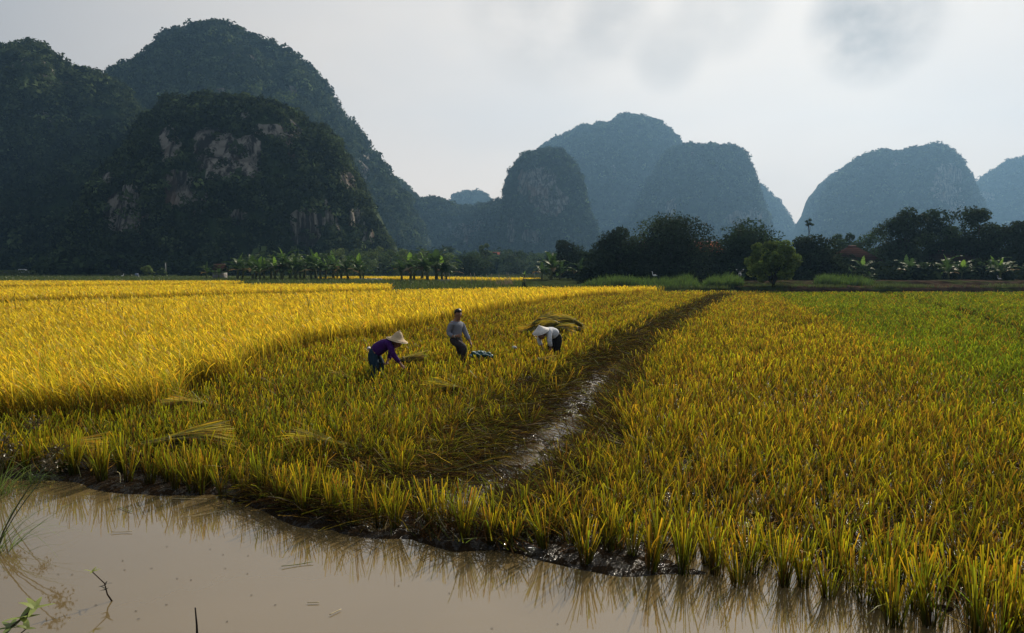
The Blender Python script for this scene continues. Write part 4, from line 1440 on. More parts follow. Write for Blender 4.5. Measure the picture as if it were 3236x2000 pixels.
def house(name, label, pxc, d, wpx, ridge, eave, zb, depth, mat, wallc, hip=0.0, rz=0.0, openings=True, cat='house'):
    """gabled or hipped house; wpx, ridge, eave in the 2446 px view"""
    c = at_depth(pxc * K, eave * K, d)
    w = wpx * K / FPX * d
    ze, zr = c[2] - zb, at_depth(pxc * K, ridge * K, d + depth / 2)[2] - zb
    root = empty(name, (c[0], d + depth / 2, zb), rz)
    tag(root, label, cat)
    mb = MB()
    mb.box((0, 0, ze / 2 - 0.1), (w * 0.92, depth * 0.88, ze + 0.2), wallc)
    mb.build('wall', M_PLASTER, root)
    hw, hd = w / 2, depth / 2
    rx = hw * (1 - hip)
    V = [(-hw, -hd, ze), (hw, -hd, ze), (hw, hd, ze), (-hw, hd, ze), (-rx, 0, zr), (rx, 0, zr)]
    V += [(a, b, z - 0.14) for a, b, z in V]
    F4 = np.array([[0, 1, 5, 4], [2, 3, 4, 5], [7, 6, 10, 11], [9, 8, 11, 10], [0, 6, 7, 1], [1, 7, 8, 2], [2, 8, 9, 3], [3, 9, 6, 0]])
    F3 = np.array([[1, 2, 5], [3, 0, 4], [8, 7, 11], [6, 9, 10]])
    r_ = mk('roof', np.array(V, float), [F4, F3], mat, None, root)
    rc = MB()
    rc.tube([(-rx - 0.05, 0, zr + 0.03), (rx + 0.05, 0, zr + 0.03)], 0.10, 6, (0.20, 0.09, 0.07))
    rc.build('ridge_cap', M_SOLID, r_)
    if openings:
        b = MB()
        b.box((0, -depth * 0.44 - 0.02, 1.05), (1.1, 0.08, 2.1), (0.025, 0.022, 0.02))
        b.build('door', M_SOLID, root)
        for sx in (-0.28, 0.28):
            b = MB()
            b.box((w * sx, -depth * 0.44 - 0.02, 1.5), (1.2, 0.07, 1.1), (0.07, 0.06, 0.05))
            f_ = b.build('window', M_SOLID, root)
            b = MB()
            b.box((w * sx, -depth * 0.44 - 0.05, 1.5), (1.0, 0.04, 0.9), (0.015, 0.017, 0.02))
            b.build('pane', M_SOLID, f_)
    return root


house('brick_house', 'dark brick house with a red tiled roof half hidden behind the tallest tree', 1640, 87, 192, 578, 601, 0.6, 8.0, M_TILE, (0.050, 0.040, 0.038), 0.0)
house('tiled_hut', 'brown pyramid roofed hut below the mid green trees at the right', 2060, 94, 118, 588, 626, 1.0, 6.0, M_TILE2, (0.06, 0.055, 0.05), 0.86)
house('tiled_hut', 'red roofed hut hidden in the banana thicket under the high tree row', 2312, 92, 96, 599, 620, 1.0, 7.0, M_TILE2, (0.05, 0.045, 0.04), 0.35)
house('village_house', 'far village house with a sunlit orange roof in the hazy wood', 1180, 330, 48, 602, 611, 0.4, 9.0, M_TILE, (0.30, 0.28, 0.26), 0.25)
house('field_shelter', 'small field shelter with a dark red roof behind the lone banana plant', 518, 121, 26, 632, 648, 0.4, 2.4, M_TILE2, (0.20, 0.19, 0.18), 0.0, openings=False, cat='shelter')

# ------------------------------------------------------------------ people
M_SKIN = pbr('skin', 0.6, 0.3, attr=False, base=(0.26, 0.135, 0.085))
M_HAIR = pbr('hair', 0.5, 0.3, attr=False, base=(0.012, 0.010, 0.009))


def cloth_mat(name, base, var=0.2, pattern=None):
    m, t, o = new_mat(name)
    p = N(t, 'ShaderNodeBsdfPrincipled')
    p.inputs['Roughness'].default_value = 0.85
    p.inputs['Specular IOR Level'].default_value = 0.15
    tcn = N(t, 'ShaderNodeTexCoord')
    n = N(t, 'ShaderNodeTexNoise')
    n.inputs['Scale'].default_value = 9.0
    n.inputs['Detail'].default_value = 4
    t.links.new(tcn.outputs['Object'], n.inputs['Vector'])
    c = mixc(t, n.outputs['Fac'], tuple(b * (1 - var) for b in base), tuple(b * (1 + var) for b in base))
    if pattern:
        v = N(t, 'ShaderNodeTexVoronoi')
        v.inputs['Scale'].default_value = pattern[1]
        t.links.new(tcn.outputs['Object'], v.inputs['Vector'])
        c = mixc(t, mrange(t, v.outputs['Distance'], 0.22, 0.36), pattern[0], c)
    t.links.new(c, p.inputs['Base Color'])
    b = N(t, 'ShaderNodeBump')
    b.inputs['Strength'].default_value = 0.5
    b.inputs['Distance'].default_value = 0.03
    t.links.new(n.outputs['Fac'], b.inputs['Height'])
    t.links.new(b.outputs[0], p.inputs['Normal'])
    t.links.new(p.outputs[0], o.inputs['Surface'])
    return m


def skin_mesh(name, joints, edges, root, mat, parent=None, sub=2):
    """one smooth body grown over a skeleton: joints name -> (x, y, z, radius)"""
    names = list(joints)
    ix = {n: i for i, n in enumerate(names)}
    me = bpy.data.meshes.new(name)
    me.from_pydata([joints[n][:3] for n in names], [(ix[a], ix[b]) for a, b in edges], [])
    tmp = bpy.data.objects.new('tmp_body', me)
    COL.objects.link(tmp)
    sk = tmp.modifiers.new('skin', 'SKIN')
    sk.use_smooth_shade = True
    sk.branch_smoothing = 0.3
    for n in names:
        r = joints[n][3]
        d = me.skin_vertices[0].data[ix[n]]
        d.radius = (r, r) if isinstance(r, (int, float)) else r
        d.use_root = n == root
    sb = tmp.modifiers.new('sub', 'SUBSURF')
    sb.levels = sb.render_levels = sub
    bpy.context.view_layer.update()
    dg = bpy.context.evaluated_depsgraph_get()
    out = bpy.data.meshes.new_from_object(tmp.evaluated_get(dg))
    bpy.data.objects.remove(tmp)
    out.name = name
    out.materials.clear()
    out.materials.append(mat)
    out.polygons.foreach_set('use_smooth', np.ones(len(out.polygons), bool))
    o_ = bpy.data.objects.new(name, out)
    COL.objects.link(o_)
    if parent:
        o_.parent = parent
    return o_


def chain(J, E, pre, pts, start=None):
    last = start
    for i, p_ in enumerate(pts):
        k = f'{pre}{i}'
        J[k] = p_
        if last:
            E.append((last, k))
        last = k
    return last


def hand(J, E, pre, wrist, d, side, curl=0.5):
    """palm with five separate bent fingers; d points along the hand, side towards the thumb"""
    w = Vector(J[wrist][:3])
    d = Vector(d).normalized()
    side = (Vector(side) - d * Vector(side).dot(d)).normalized()
    nrm_ = d.cross(side)
    pm = w + d * 0.055
    J[pre + 'palm'] = (*pm, 0.030)
    E.append((wrist, pre + 'palm'))
    for k, (off, ln) in enumerate(((0.027, 0.070), (0.009, 0.078), (-0.009, 0.072), (-0.027, 0.058))):
        a = pm + d * 0.030 + side * off
        b = a + (d * math.cos(curl) + nrm_ * math.sin(curl)) * ln * 0.5
        c = b + (d * math.cos(curl * 2.2) + nrm_ * math.sin(curl * 2.2)) * ln * 0.5
        chain(J, E, f'{pre}f{k}_', [(*a, 0.010), (*b, 0.0085), (*c, 0.007)], pre + 'palm')
    a = pm + side * 0.035
    b = a + (side * 0.6 + d * 0.8).normalized() * 0.03
    c = b + (d + nrm_ * 0.3).normalized() * 0.028
    chain(J, E, pre + 'th_', [(*a, 0.011), (*b, 0.010), (*c, 0.008)], pre + 'palm')


def head(J, E, neck, c, fwd, up, s=1.0):
    """skull, jaw, nose and ears on top of the neck joint"""
    c, f, u = Vector(c), Vector(fwd).normalized(), Vector(up).normalized()
    l = u.cross(f)
    J['skull'] = (*(c + u * 0.025 - f * 0.012), 0.088 * s)
    J['crown_'] = (*(c + u * 0.085 - f * 0.012), 0.060 * s)
    J['jaw'] = (*(c - u * 0.062 + f * 0.028), 0.056 * s)
    J['chin'] = (*(c - u * 0.098 + f * 0.052), 0.026 * s)
    J['nose'] = (*(c - u * 0.015 + f * 0.100), 0.014 * s)
    E += [(neck, 'jaw'), ('jaw', 'skull'), ('skull', 'crown_'), ('jaw', 'chin'), ('skull', 'nose')]
    for sg, nm in ((1, 'ear_l'), (-1, 'ear_r')):
        J[nm] = (*(c + l * sg * 0.088 - u * 0.005), 0.017 * s)
        E.append(('skull', nm))
    return c, f, u, l


def face_bits(parent, c, f, u, l):
    for sg in (1, -1):
        b = MB()
        b.ell(tuple(c + f * 0.070 + l * sg * 0.032 + u * 0.022), (0.012, 0.012, 0.009), 8, 6, (0.02, 0.016, 0.013))
        b.build('eye', M_SOLID, parent, True)
    b = MB()
    q = c + f * 0.078 - u * 0.055
    b.tube([tuple(q - l * 0.022), tuple(q + f * 0.004), tuple(q + l * 0.022)], [0.004, 0.007, 0.004], 6, (0.16, 0.06, 0.05))
    b.build('mouth', M_SOLID, parent, True)


def cone_hat(parent, c, axis, prof, col, rib, name='hat'):
    ax = Vector(axis).normalized()
    M = ax.to_track_quat('Z', 'Y').to_matrix().to_4x4()
    M.translation = Vector(c)
    b = MB()
    pr = [(r * 0.97, z - 0.012) for r, z in prof[::-1]] + list(prof)
    b.lathe(pr, 28, col, M)
    h = b.build(name, M_HAT, parent, True)
    kb = MB()
    kb.ell(tuple(Vector(c) + ax * prof[-1][1]), (0.014, 0.014, 0.016), 8, 6, rib)
    kb.build('hat_knob', M_SOLID, h, True)
    th = np.linspace(0, 2 * math.pi, 29)
    rb_ = MB()
    R3 = np.array(M.to_3x3())
    ring = np.stack([prof[0][0] * np.cos(th), prof[0][0] * np.sin(th), np.full(29, prof[0][1] - 0.004)], 1) @ R3.T + np.array(c)
    rb_.tube(ring, 0.006, 5, rib, cap=False)
    rb_.build('hat_rim', M_SOLID, h, True)
    return h


M_HAT = pbr('palm_leaf_hat', 0.8, 0.15, 0.25, 30.0, var=0.12, vscale=12.0)


def limb(J, E, pre, pts, start):
    return chain(J, E, pre, pts, start)


def wear(J, names, grow_):
    """the named joints again, a little fatter"""
    return {n: (*J[n][:3], J[n][3] * grow_[0] + grow_[1]) for n in names}


def person(label, loc, rz, torso, neck, hc, hf, hu, armr, arml, legr, legl, handr, handl, shirt_m, trouser_m, sleeve=3):
    J, E = {}, []
    chain(J, E, 't', torso)
    J['neck'] = neck
    E.append((f't{len(torso) - 1}', 'neck'))
    hd = head(J, E, 'neck', hc, hf, hu)
    top_ = f't{len(torso) - 1}'
    limb(J, E, 'ar', armr, top_)
    limb(J, E, 'al', arml, top_)
    limb(J, E, 'lr', legr, 't0')
    limb(J, E, 'll', legl, 't0')
    hand(J, E, 'hr', f'ar{len(armr) - 1}', *handr)
    hand(J, E, 'hl', f'al{len(arml) - 1}', *handl)
    under = {n for n in J if n[:2] in ('lr', 'll') and n[2:] in '012'} | {n for n in J if n[0] == 't' and n[1:].isdigit()} | {n for n in J if n[:2] in ('ar', 'al') and n[2:] in ('0', '1')}
    BJ = {n: ((*v[:3], v[3] * 0.80) if n in under else v) for n, v in J.items()}
    body = skin_mesh('person', BJ, E, 't0', M_SKIN)
    body.location = loc
    body.rotation_euler = (0, 0, rz)
    tag(body, label, 'person')
    face_bits(body, *hd)
    # shirt and trousers follow the same skeleton
    tn = [f't{i}' for i in range(len(torso))]
    an = [f'{s_}{i}' for s_ in ('ar', 'al') for i in range(sleeve)]
    SJ = wear(J, tn + an, (1.10, 0.012))
    nb_ = J['neck']
    SJ['collar'] = tuple(0.6 * nb_[i] + 0.4 * J[top_][i] for i in range(3)) + (nb_[3] * 1.15 + 0.012,)
    SE = [e for e in E if e[0] in SJ and e[1] in SJ] + [(top_, 'collar')]
    skin_mesh('shirt', SJ, SE, 't0', shirt_m, body)
    ln = [f'{s_}{i}' for s_ in ('lr', 'll') for i in range(3)]
    TJ = wear(J, ['t0'] + ln, (1.08, 0.014))
    TJ['t0'] = (*J['t0'][:3], J['t0'][3] * 1.06 + 0.010)
    TJ['waist'] = tuple(0.4 * J['t0'][i] + 0.6 * J['t1'][i] for i in range(3)) + (J['t1'][3] * 1.0,)
    skin_mesh('trousers', TJ, [e for e in E if e[0] in TJ and e[1] in TJ] + [('t0', 'waist')], 't0', trouser_m, body)
    return body, hd


def hair_cap(parent, c, f, u, l):
    b = MB()
    b.ell((0, 0, 0), (0.093, 0.095, 0.10), 16, 10, (0.012, 0.010, 0.009), 0.05)
    V = np.concatenate(b.v)
    keep = (V[:, 2] > -0.02 + 0.06 * (V[:, 0] > 0.02)) | (V[:, 0] < -0.035)
    V[~keep] *= 0.55
    Mx = np.array([list(f), list(l), list(u)]).T
    V = V @ Mx.T + np.array(c + u * 0.040 - f * 0.018)
    b.v = [V]
    b.build('hair', M_HAIR, parent, True)


# man stepping to the right between the two women
mp_ = on_plane(1441, 1160, 0.05)
man, hd = person('bareheaded man in grey shirt and dark trousers stepping with one knee raised',
                 (mp_[0], mp_[1], 0.02), R(-38),
                 [(0, 0, 0.69, 0.125), (0.01, 0, 0.84, 0.120), (0.02, 0, 0.98, 0.130), (0.02, 0, 1.07, 0.105)], (0.04, 0, 1.15, 0.052),
                 (0.080, 0.0, 1.262), (0.92, -0.10, -0.32), (0.30, 0, 1),
                 [(0.01, -0.165, 1.055, 0.058), (-0.05, -0.205, 0.83, 0.045), (0.10, -0.20, 0.77, 0.036), (0.17, -0.17, 0.78, 0.026)],
                 [(0.03, 0.165, 1.05, 0.058), (0.11, 0.205, 0.84, 0.045), (0.24, 0.20, 0.66, 0.036), (0.28, 0.19, 0.61, 0.026)],
                 [(0.02, -0.10, 0.64, 0.095), (0.38, -0.13, 0.54, 0.066), (0.35, -0.12, 0.16, 0.048), (0.36, -0.12, 0.06, 0.036), (0.48, -0.12, 0.03, 0.032)],
                 [(-0.01, 0.10, 0.62, 0.095), (0.05, 0.12, 0.33, 0.064), (-0.06, 0.11, 0.04, 0.046), (-0.06, 0.11, -0.06, 0.036), (0.08, 0.11, -0.08, 0.032)],
                 ((0.9, 0.5, 0.0), (0, 0.3, 1), 0.7), ((0.5, -0.1, -0.8), (0.6, -0.5, 0.2), 0.6),
                 cloth_mat('grey_shirt', (0.20, 0.21, 0.25)), cloth_mat('dark_trousers', (0.035, 0.030, 0.032)))
hair_cap(man, *hd)
b = MB()
wp = Vector((0.145, -0.18, 0.778))
th = np.linspace(0, 2 * math.pi, 13)
b.tube(np.stack([wp.x + 0.0 * th, wp.y + 0.032 * np.cos(th), wp.z + 0.032 * np.sin(th)], 1), 0.008, 5, (0.55, 0.55, 0.52), cap=False)
b.build('wristwatch', M_SOLID, man, True)

# woman in purple bending to the right
wp_ = on_plane(1181, 1210, 0.05)
w1, hd = person('woman in purple blouse and dark blue trousers bending under a tan hat',
                (wp_[0], wp_[1], 0.02), R(-8),
                [(0, 0, 0.64, 0.130), (0.13, 0, 0.74, 0.125), (0.26, 0, 0.82, 0.128), (0.36, 0, 0.86, 0.105)], (0.44, 0, 0.87, 0.050),
                (0.50, 0.0, 0.845), (0.62, -0.1, -0.75), (0.75, 0, 0.65),
                [(0.38, -0.165, 0.85, 0.058), (0.47, -0.19, 0.65, 0.043), (0.575, -0.12, 0.47, 0.032), (0.60, -0.10, 0.43, 0.025)],
                [(0.36, 0.165, 0.82, 0.058), (0.30, 0.20, 0.62, 0.043), (0.30, 0.06, 0.50, 0.032), (0.29, 0.02, 0.48, 0.025)],
                [(0.0, -0.10, 0.60, 0.105), (0.10, -0.13, 0.34, 0.070), (0.0, -0.12, 0.05, 0.052), (0.0, -0.12, -0.05, 0.036), (0.13, -0.12, -0.08, 0.032)],
                [(0.0, 0.10, 0.60, 0.105), (0.12, 0.14, 0.34, 0.070), (0.02, 0.13, 0.05, 0.052), (0.02, 0.13, -0.05, 0.036), (0.15, 0.13, -0.08, 0.032)],
                ((0.6, 0.1, -0.8), (0.3, 0.9, 0.2), 0.8), ((-0.2, -0.6, -0.6), (0.8, -0.3, 0.2), 0.8),
                cloth_mat('purple_blouse', (0.050, 0.012, 0.115)), cloth_mat('blue_trousers', (0.016, 0.035, 0.055)))
hair_cap(w1, *hd)
cone_hat(w1, (0.50, 0, 0.905), (0.27, 0, 0.96), [(0.215, 0.0), (0.165, 0.024), (0.125, 0.050), (0.102, 0.085), (0.080, 0.125), (0.048, 0.165), (0.004, 0.190)], (0.50, 0.38, 0.24), (0.62, 0.52, 0.38))
b = MB()
b.ell((-0.085, -0.02, 0.735), (0.035, 0.06, 0.03), 8, 6, (0.55, 0.52, 0.55), 0.2)
b.build('shirt_tail', M_SOLID, w1, True)

# woman in a patterned blouse bending to the left
wp_ = on_plane(1757, 1139, 0.05)
w2, hd = person('woman in white patterned blouse and black trousers bent double under a pale hat',
                (wp_[0], wp_[1], 0.02), R(216),
                [(0, 0, 0.64, 0.135), (0.10, 0, 0.74, 0.130), (0.24, 0, 0.77, 0.132), (0.35, 0, 0.735, 0.105)], (0.43, 0, 0.71, 0.050),
                (0.465, 0.0, 0.675), (0.45, 0.0, -0.9), (0.9, 0, 0.45),
                [(0.36, -0.165, 0.72, 0.058), (0.40, -0.19, 0.54, 0.043), (0.36, -0.13, 0.42, 0.032), (0.35, -0.11, 0.39, 0.025)],
                [(0.36, 0.165, 0.72, 0.058), (0.37, 0.20, 0.54, 0.045), (0.30, 0.16, 0.42, 0.034), (0.29, 0.14, 0.39, 0.025)],
                [(0.0, -0.10, 0.60, 0.110), (0.08, -0.13, 0.34, 0.072), (0.0, -0.12, 0.05, 0.052), (0.0, -0.12, -0.05, 0.036), (0.13, -0.12, -0.08, 0.032)],
                [(0.0, 0.10, 0.60, 0.110), (0.10, 0.14, 0.34, 0.072), (0.02, 0.13, 0.05, 0.052), (0.02, 0.13, -0.05, 0.036), (0.15, 0.13, -0.08, 0.032)],
                ((-0.1, 0.1, -1.0), (0.3, 0.9, 0.2), 0.8), ((-0.1, -0.1, -1.0), (0.3, -0.9, 0.2), 0.8),
                cloth_mat('patterned_blouse', (0.62, 0.63, 0.66), 0.08, ((0.16, 0.17, 0.24), 42.0)), cloth_mat('black_trousers', (0.012, 0.012, 0.013)))
cone_hat(w2, (0.49, 0.0, 0.790), (0.42, 0.06, 0.90), [(0.205, 0.0), (0.14, 0.052), (0.07, 0.110), (0.004, 0.165)], (0.66, 0.63, 0.60), (0.72, 0.70, 0.66))


# ------------------------------------------------------------------ cut sheaves and small things in the stubble
def sheaf(label, px, py, L, yaw, z=0.33, n=230, fat=0.055, tilt=0.0, group=None, gold=1.0, arch=0.03, tied=True, d=None):
    z -= 0.04
    n = int(n * 1.5)
    c = on_plane(px, py, z) if d is None else np.array([*at_depth(px, py, d)[:2], z])
    root = empty('rice_sheaf', c, yaw)
    tag(root, label, 'rice sheaf', group)
    t = np.linspace(0, 1, 7)
    V = np.empty((n, 7, 2, 3))
    C = np.empty((n, 7, 2, 3))
    a0 = rng.uniform(0, 6.283, n)
    r0 = np.sqrt(rng.random(n))
    LL = L * rng.uniform(0.75, 1.1, n)
    sp = rng.normal(0, 1, (n, 2))
    ca = jit(pick(n, [(np.array([0.22, 0.21, 0.06]), 3), (np.array([0.28, 0.23, 0.09]), 3), (np.array([0.16, 0.19, 0.05]), 2)]), n, 0.2)
    cb_ = jit(pick(n, [(GOLD * 0.8, 3 * gold - 1.4), (RUST * 0.7, 1.0), (np.array([0.36, 0.31, 0.13]), 3), (LIME * 0.6, 1.5)]), n, 0.2)
    for k, tk in enumerate(t):
        x = (tk - 0.42) * LL
        w_ = fat * (0.75 + 1.2 * max(0, tk - 0.3) ** 1.3 * 2)
        y = r0 * np.cos(a0) * w_ * 1.5 + sp[:, 0] * 0.20 * L * tk ** 2
        z_ = r0 * np.sin(a0) * w_ + sp[:, 1] * 0.09 * tk ** 1.5 + arch * math.sin(tk * 3.14) - 0.10 * tk ** 3 * np.abs(sp[:, 0]) + tilt * (tk - 0.4) * L
        P = np.stack([x, y, z_], 1)
        wv = (0.0045 + 0.004 * (tk > 0.7)) * (1 - 0.7 * (tk > 0.97)) * max(1, c[1] / 13)
        ax = np.stack([0 * x, np.cos(a0 * 1.7), np.sin(a0 * 1.7)], 1) * wv
        V[:, k, 0], V[:, k, 1] = P - ax, P + ax
        C[:, k, 0] = C[:, k, 1] = ca + (cb_ - ca) * tk
    b0 = (np.arange(n) * 14)[:, None]
    F = np.concatenate([b0 + np.array([[2 * k, 2 * k + 1, 2 * k + 3, 2 * k + 2]]) for k in range(6)])
    mk('stalks', V.reshape(-1, 3), [F], M_SHEAF, C.reshape(-1, 3), root)
    if tied:
        th = np.linspace(0, 2 * math.pi, 15)
        b = MB()
        b.tube(np.stack([0 * th - 0.14 * L, fat * 1.45 * np.cos(th), fat * 1.05 * np.sin(th) + arch * 0.75 - 0.12 * tilt * L], 1), 0.008, 5, (0.35, 0.30, 0.14), cap=False)
        b.build('straw_tie', M_SOLID, root, True)
    return root


sheaf('small dry sheaf lying at the foot of the standing rice', 622, 1283, 0.75, R(172), 0.30)
sheaf('large fanned sheaf lying on the front stubble, left of the muddy track', 575, 1392, 0.95, R(28), 0.33, 190)
sheaf('thin loose sheaf near the ditch at the left end of the stubble', 215, 1418, 0.75, R(8), 0.28, 70, 0.03, tied=False)
sheaf('pale sheaf half sunk in the stubble between the big fanned sheaf and the track', 1015, 1402, 0.75, R(165), 0.26, 120)
sheaf('small greenish sheaf in the middle of the stubble, left of the track', 1418, 1230, 0.75, R(170), 0.27, 110)
sheaf('pale sheaf lying right by the purple woman\'s reaching hand', 1288, 1118, 0.70, R(25), 0.42, 140, d=14.6)
sheaf('small dark sheaf in the stubble below the woman in white', 1712, 1140, 0.55, R(10), 0.33, 90, 0.05)
sheaf('faint flat sheaf right below the purple woman', 1085, 1198, 0.60, R(160), 0.26, 70, 0.04, tied=False)
for (px, L, yaw, z, tl) in ((1700, 0.95, 20, 0.34, 0.10), (1728, 1.0, 165, 0.46, -0.05), (1718, 0.9, 40, 0.64, 0.16), (1765, 1.0, 8, 0.36, 0.0), (1800, 1.0, 172, 0.36, 0.04), (1812, 0.9, 150, 0.58, 0.12), (1785, 0.9, 15, 0.28, 0.0),
                            (1690, 0.9, 172, 0.26, 0.0), (1750, 0.95, 188, 0.52, 0.0), (1735, 1.0, 70, 0.28, 0.0), (1780, 1.0, 110, 0.28, 0.0), (1825, 0.8, 60, 0.28, 0.0)):
    sheaf('golden sheaf in the heap piled behind the woman in white', px, 0, L, R(yaw), z, 170, 0.085, tl, 'sheaves piled behind the woman in white', 1.6, 0.10, d=22.2 + 0.4 * math.sin(px))

# crumpled green and white sack beside the man
m, t, o = new_mat('striped_plastic')
p = N(t, 'ShaderNodeBsdfPrincipled')
p.inputs['Roughness'].default_value = 0.6
p.inputs['Specular IOR Level'].default_value = 0.1
tcn = N(t, 'ShaderNodeTexCoord')
w_ = N(t, 'ShaderNodeTexWave', wave_type='BANDS', bands_direction='DIAGONAL')
w_.inputs['Scale'].default_value = 3.2
w_.inputs['Distortion'].default_value = 5.0
t.links.new(tcn.outputs['Object'], w_.inputs['Vector'])
t.links.new(mixc(t, mrange(t, w_.outputs['Fac'], 0.88, 0.97), (0.010, 0.055, 0.050), (0.62, 0.70, 0.68)), p.inputs['Base Color'])
t.links.new(p.outputs[0], o.inputs['Surface'])
c = on_plane(1515, 1121, 0.40)
b = MB()
b.ell((0, 0, 0), (0.24, 0.15, 0.085), 30, 16, noise=0.55)
b.ell((0.20, -0.06, -0.02), (0.12, 0.10, 0.09), 18, 10, noise=0.6)
tag(b.build('plastic_sack', m, None, True, c), 'crumpled dark green plastic sack with pale stripes lying by the man\'s knee', 'sack')
c = on_plane(1625, 1098, 0.40)
b = MB()
b.ell((0, 0, 0), (0.07, 0.05, 0.04), 16, 10, (0.33, 0.34, 0.37), 0.4)
tag(b.build('small_bag', M_SOLID, None, True, c), 'small pale grey bag in the stubble between the man and the woman in white', 'bag')


# ------------------------------------------------------------------ ditch side plants and floating bits
def sedge(label, x, y, z, h, n, seed, heads=3, lean_az=0.0):
    r_ = np.random.default_rng(seed)
    root = empty('sedge_plant', (x, y, z))
    tag(root, label, 'sedge')
    c1 = jit(pick(n, [(np.array([0.20, 0.32, 0.06]), 3), (np.array([0.12, 0.21, 0.04]), 3), (np.array([0.30, 0.32, 0.09]), 1)]), n, 0.2)
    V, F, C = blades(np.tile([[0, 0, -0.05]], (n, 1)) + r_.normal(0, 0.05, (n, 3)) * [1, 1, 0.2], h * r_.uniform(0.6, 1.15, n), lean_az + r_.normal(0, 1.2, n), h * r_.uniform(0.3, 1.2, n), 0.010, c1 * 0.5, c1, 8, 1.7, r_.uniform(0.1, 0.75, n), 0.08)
    mk('leaves', V, [F], M_GRASS, C, root)
    for k in range(heads):
        a = lean_az + r_.uniform(-0.9, 0.9)
        q = np.array([math.cos(a), math.sin(a), 0])
        tip = q * h * r_.uniform(0.35, 0.8) + np.array([0, 0, h * r_.uniform(0.75, 1.1)])
        b = MB()
        tt = np.linspace(0, 1, 7)[:, None]
        b.tube(tip * np.concatenate([tt ** 1.6, tt ** 1.6, tt], 1), 0.0045, 5, (0.09, 0.11, 0.04))
        st = b.build('stem', M_GRASS, root, True)
        m_ = 70
        dd = unit(r_.standard_normal((m_, 3)) + [0, 0, 0.5])
        pp = tip + dd * r_.uniform(0.02, 0.13, (m_, 1)) * [1, 1, 0.7]
        V, F, C = cards(pp, r_.standard_normal((m_, 3)), 0.035, 0.014, jit((0.060, 0.044, 0.018), m_, 0.25))
        b = MB()
        b.add(V, [F], C)
        for j in range(0, m_, 5):
            b.tube([tip, pp[j]], 0.0018, 4, (0.09, 0.08, 0.035), cap=False)
        b.build('flower_head', M_GRASS, st)
    return root


def gz1(x, y):
    return float(ground_z(np.array([x]), np.array([y]))[0])


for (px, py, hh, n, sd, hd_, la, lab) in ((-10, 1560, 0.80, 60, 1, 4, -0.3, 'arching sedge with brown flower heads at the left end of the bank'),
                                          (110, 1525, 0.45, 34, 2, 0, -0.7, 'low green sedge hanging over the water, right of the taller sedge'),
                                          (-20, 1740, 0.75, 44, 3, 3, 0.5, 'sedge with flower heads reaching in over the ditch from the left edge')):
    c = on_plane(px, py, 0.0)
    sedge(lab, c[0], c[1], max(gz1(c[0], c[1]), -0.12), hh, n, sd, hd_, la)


def twig(name, label, pts, rad, leaves, lc, cat, seed, lsz=(0.06, 0.018), stemc=(0.045, 0.032, 0.022)):
    r_ = np.random.default_rng(seed)
    pts = np.array(pts, float)
    root = empty(name, pts[0])
    tag(root, label, cat)
    b = MB()
    b.tube(pts - pts[0], np.linspace(rad, rad * 0.5, len(pts)), 6, stemc)
    b.build('stem', M_BARK, root, True)
    if leaves:
        L_ = MB()
        for (tk, n, c_) in leaves:
            i = tk * (len(pts) - 1)
            a, f = int(min(i, len(pts) - 2)), i - int(min(i, len(pts) - 2))
            p0 = pts[a] * (1 - f) + pts[a + 1] * f - pts[0]
            az = r_.uniform(0, 6.283, n)
            V, F, C = blades(np.tile(p0, (n, 1)), r_.uniform(0.0, 0.05, n), az, lsz[0] * r_.uniform(0.7, 1.3, n), lsz[1], np.array(c_) * 0.8, np.array(c_), 4, 1.0, 0.4, 0.15, 2.0, az + math.pi / 2)
            L_.add(V, [F], C)
        L_.build('leaves', M_GRASS, root)
    return root


a, e = on_plane(360, 1908, -0.02), at_depth(291, 1806, on_plane(360, 1908, 0)[1] + 0.05)
mid_ = a * 0.45 + e * 0.55 + np.array([0.02, 0, 0.02])
twig('water_twig', 'thin leafy twig leaning out of the muddy water', [a, a * 0.7 + e * 0.3, mid_, e], 0.006, [(1.0, 5, (0.32, 0.38, 0.08)), (0.62, 3, (0.05, 0.045, 0.035)), (0.48, 3, (0.04, 0.04, 0.03))], None, 'twig', 3, (0.05, 0.014))
a = on_plane(624, 2030, -0.02)
e = at_depth(617, 1920, a[1])
twig('wooden_stake', 'short dark stick standing upright in the water at the bottom edge', [a, a * 0.5 + e * 0.5 + np.array([0.003, 0, 0]), e], 0.009, None, None, 'stick', 4, stemc=(0.02, 0.018, 0.016))
a, e = np.array([-2.75, 3.15, 0.35]), at_depth(110, 1920, 3.5)
twig('leafy_branch', 'pale leafed branch poking in at the bottom left corner', [a, a * 0.6 + e * 0.4 + np.array([0, 0, -0.02]), a * 0.3 + e * 0.7, e], 0.007,
     [(1.0, 7, (0.30, 0.36, 0.10)), (0.85, 6, (0.26, 0.33, 0.09)), (0.7, 5, (0.16, 0.22, 0.07)), (0.55, 5, (0.14, 0.19, 0.06)), (0.4, 4, (0.12, 0.15, 0.05))], None, 'branch', 5, (0.085, 0.032))
a, e = np.array([-2.9, 3.3, 0.05]), at_depth(85, 1985, 3.45)
twig('leafy_branch', 'lower tangled branch under the pale leafed one in the bottom left corner', [a, a * 0.5 + e * 0.5 + np.array([0, 0, 0.05]), e], 0.006,
     [(1.0, 6, (0.20, 0.25, 0.08)), (0.8, 6, (0.13, 0.17, 0.05)), (0.5, 6, (0.10, 0.12, 0.04))], None, 'branch', 6, (0.07, 0.026))

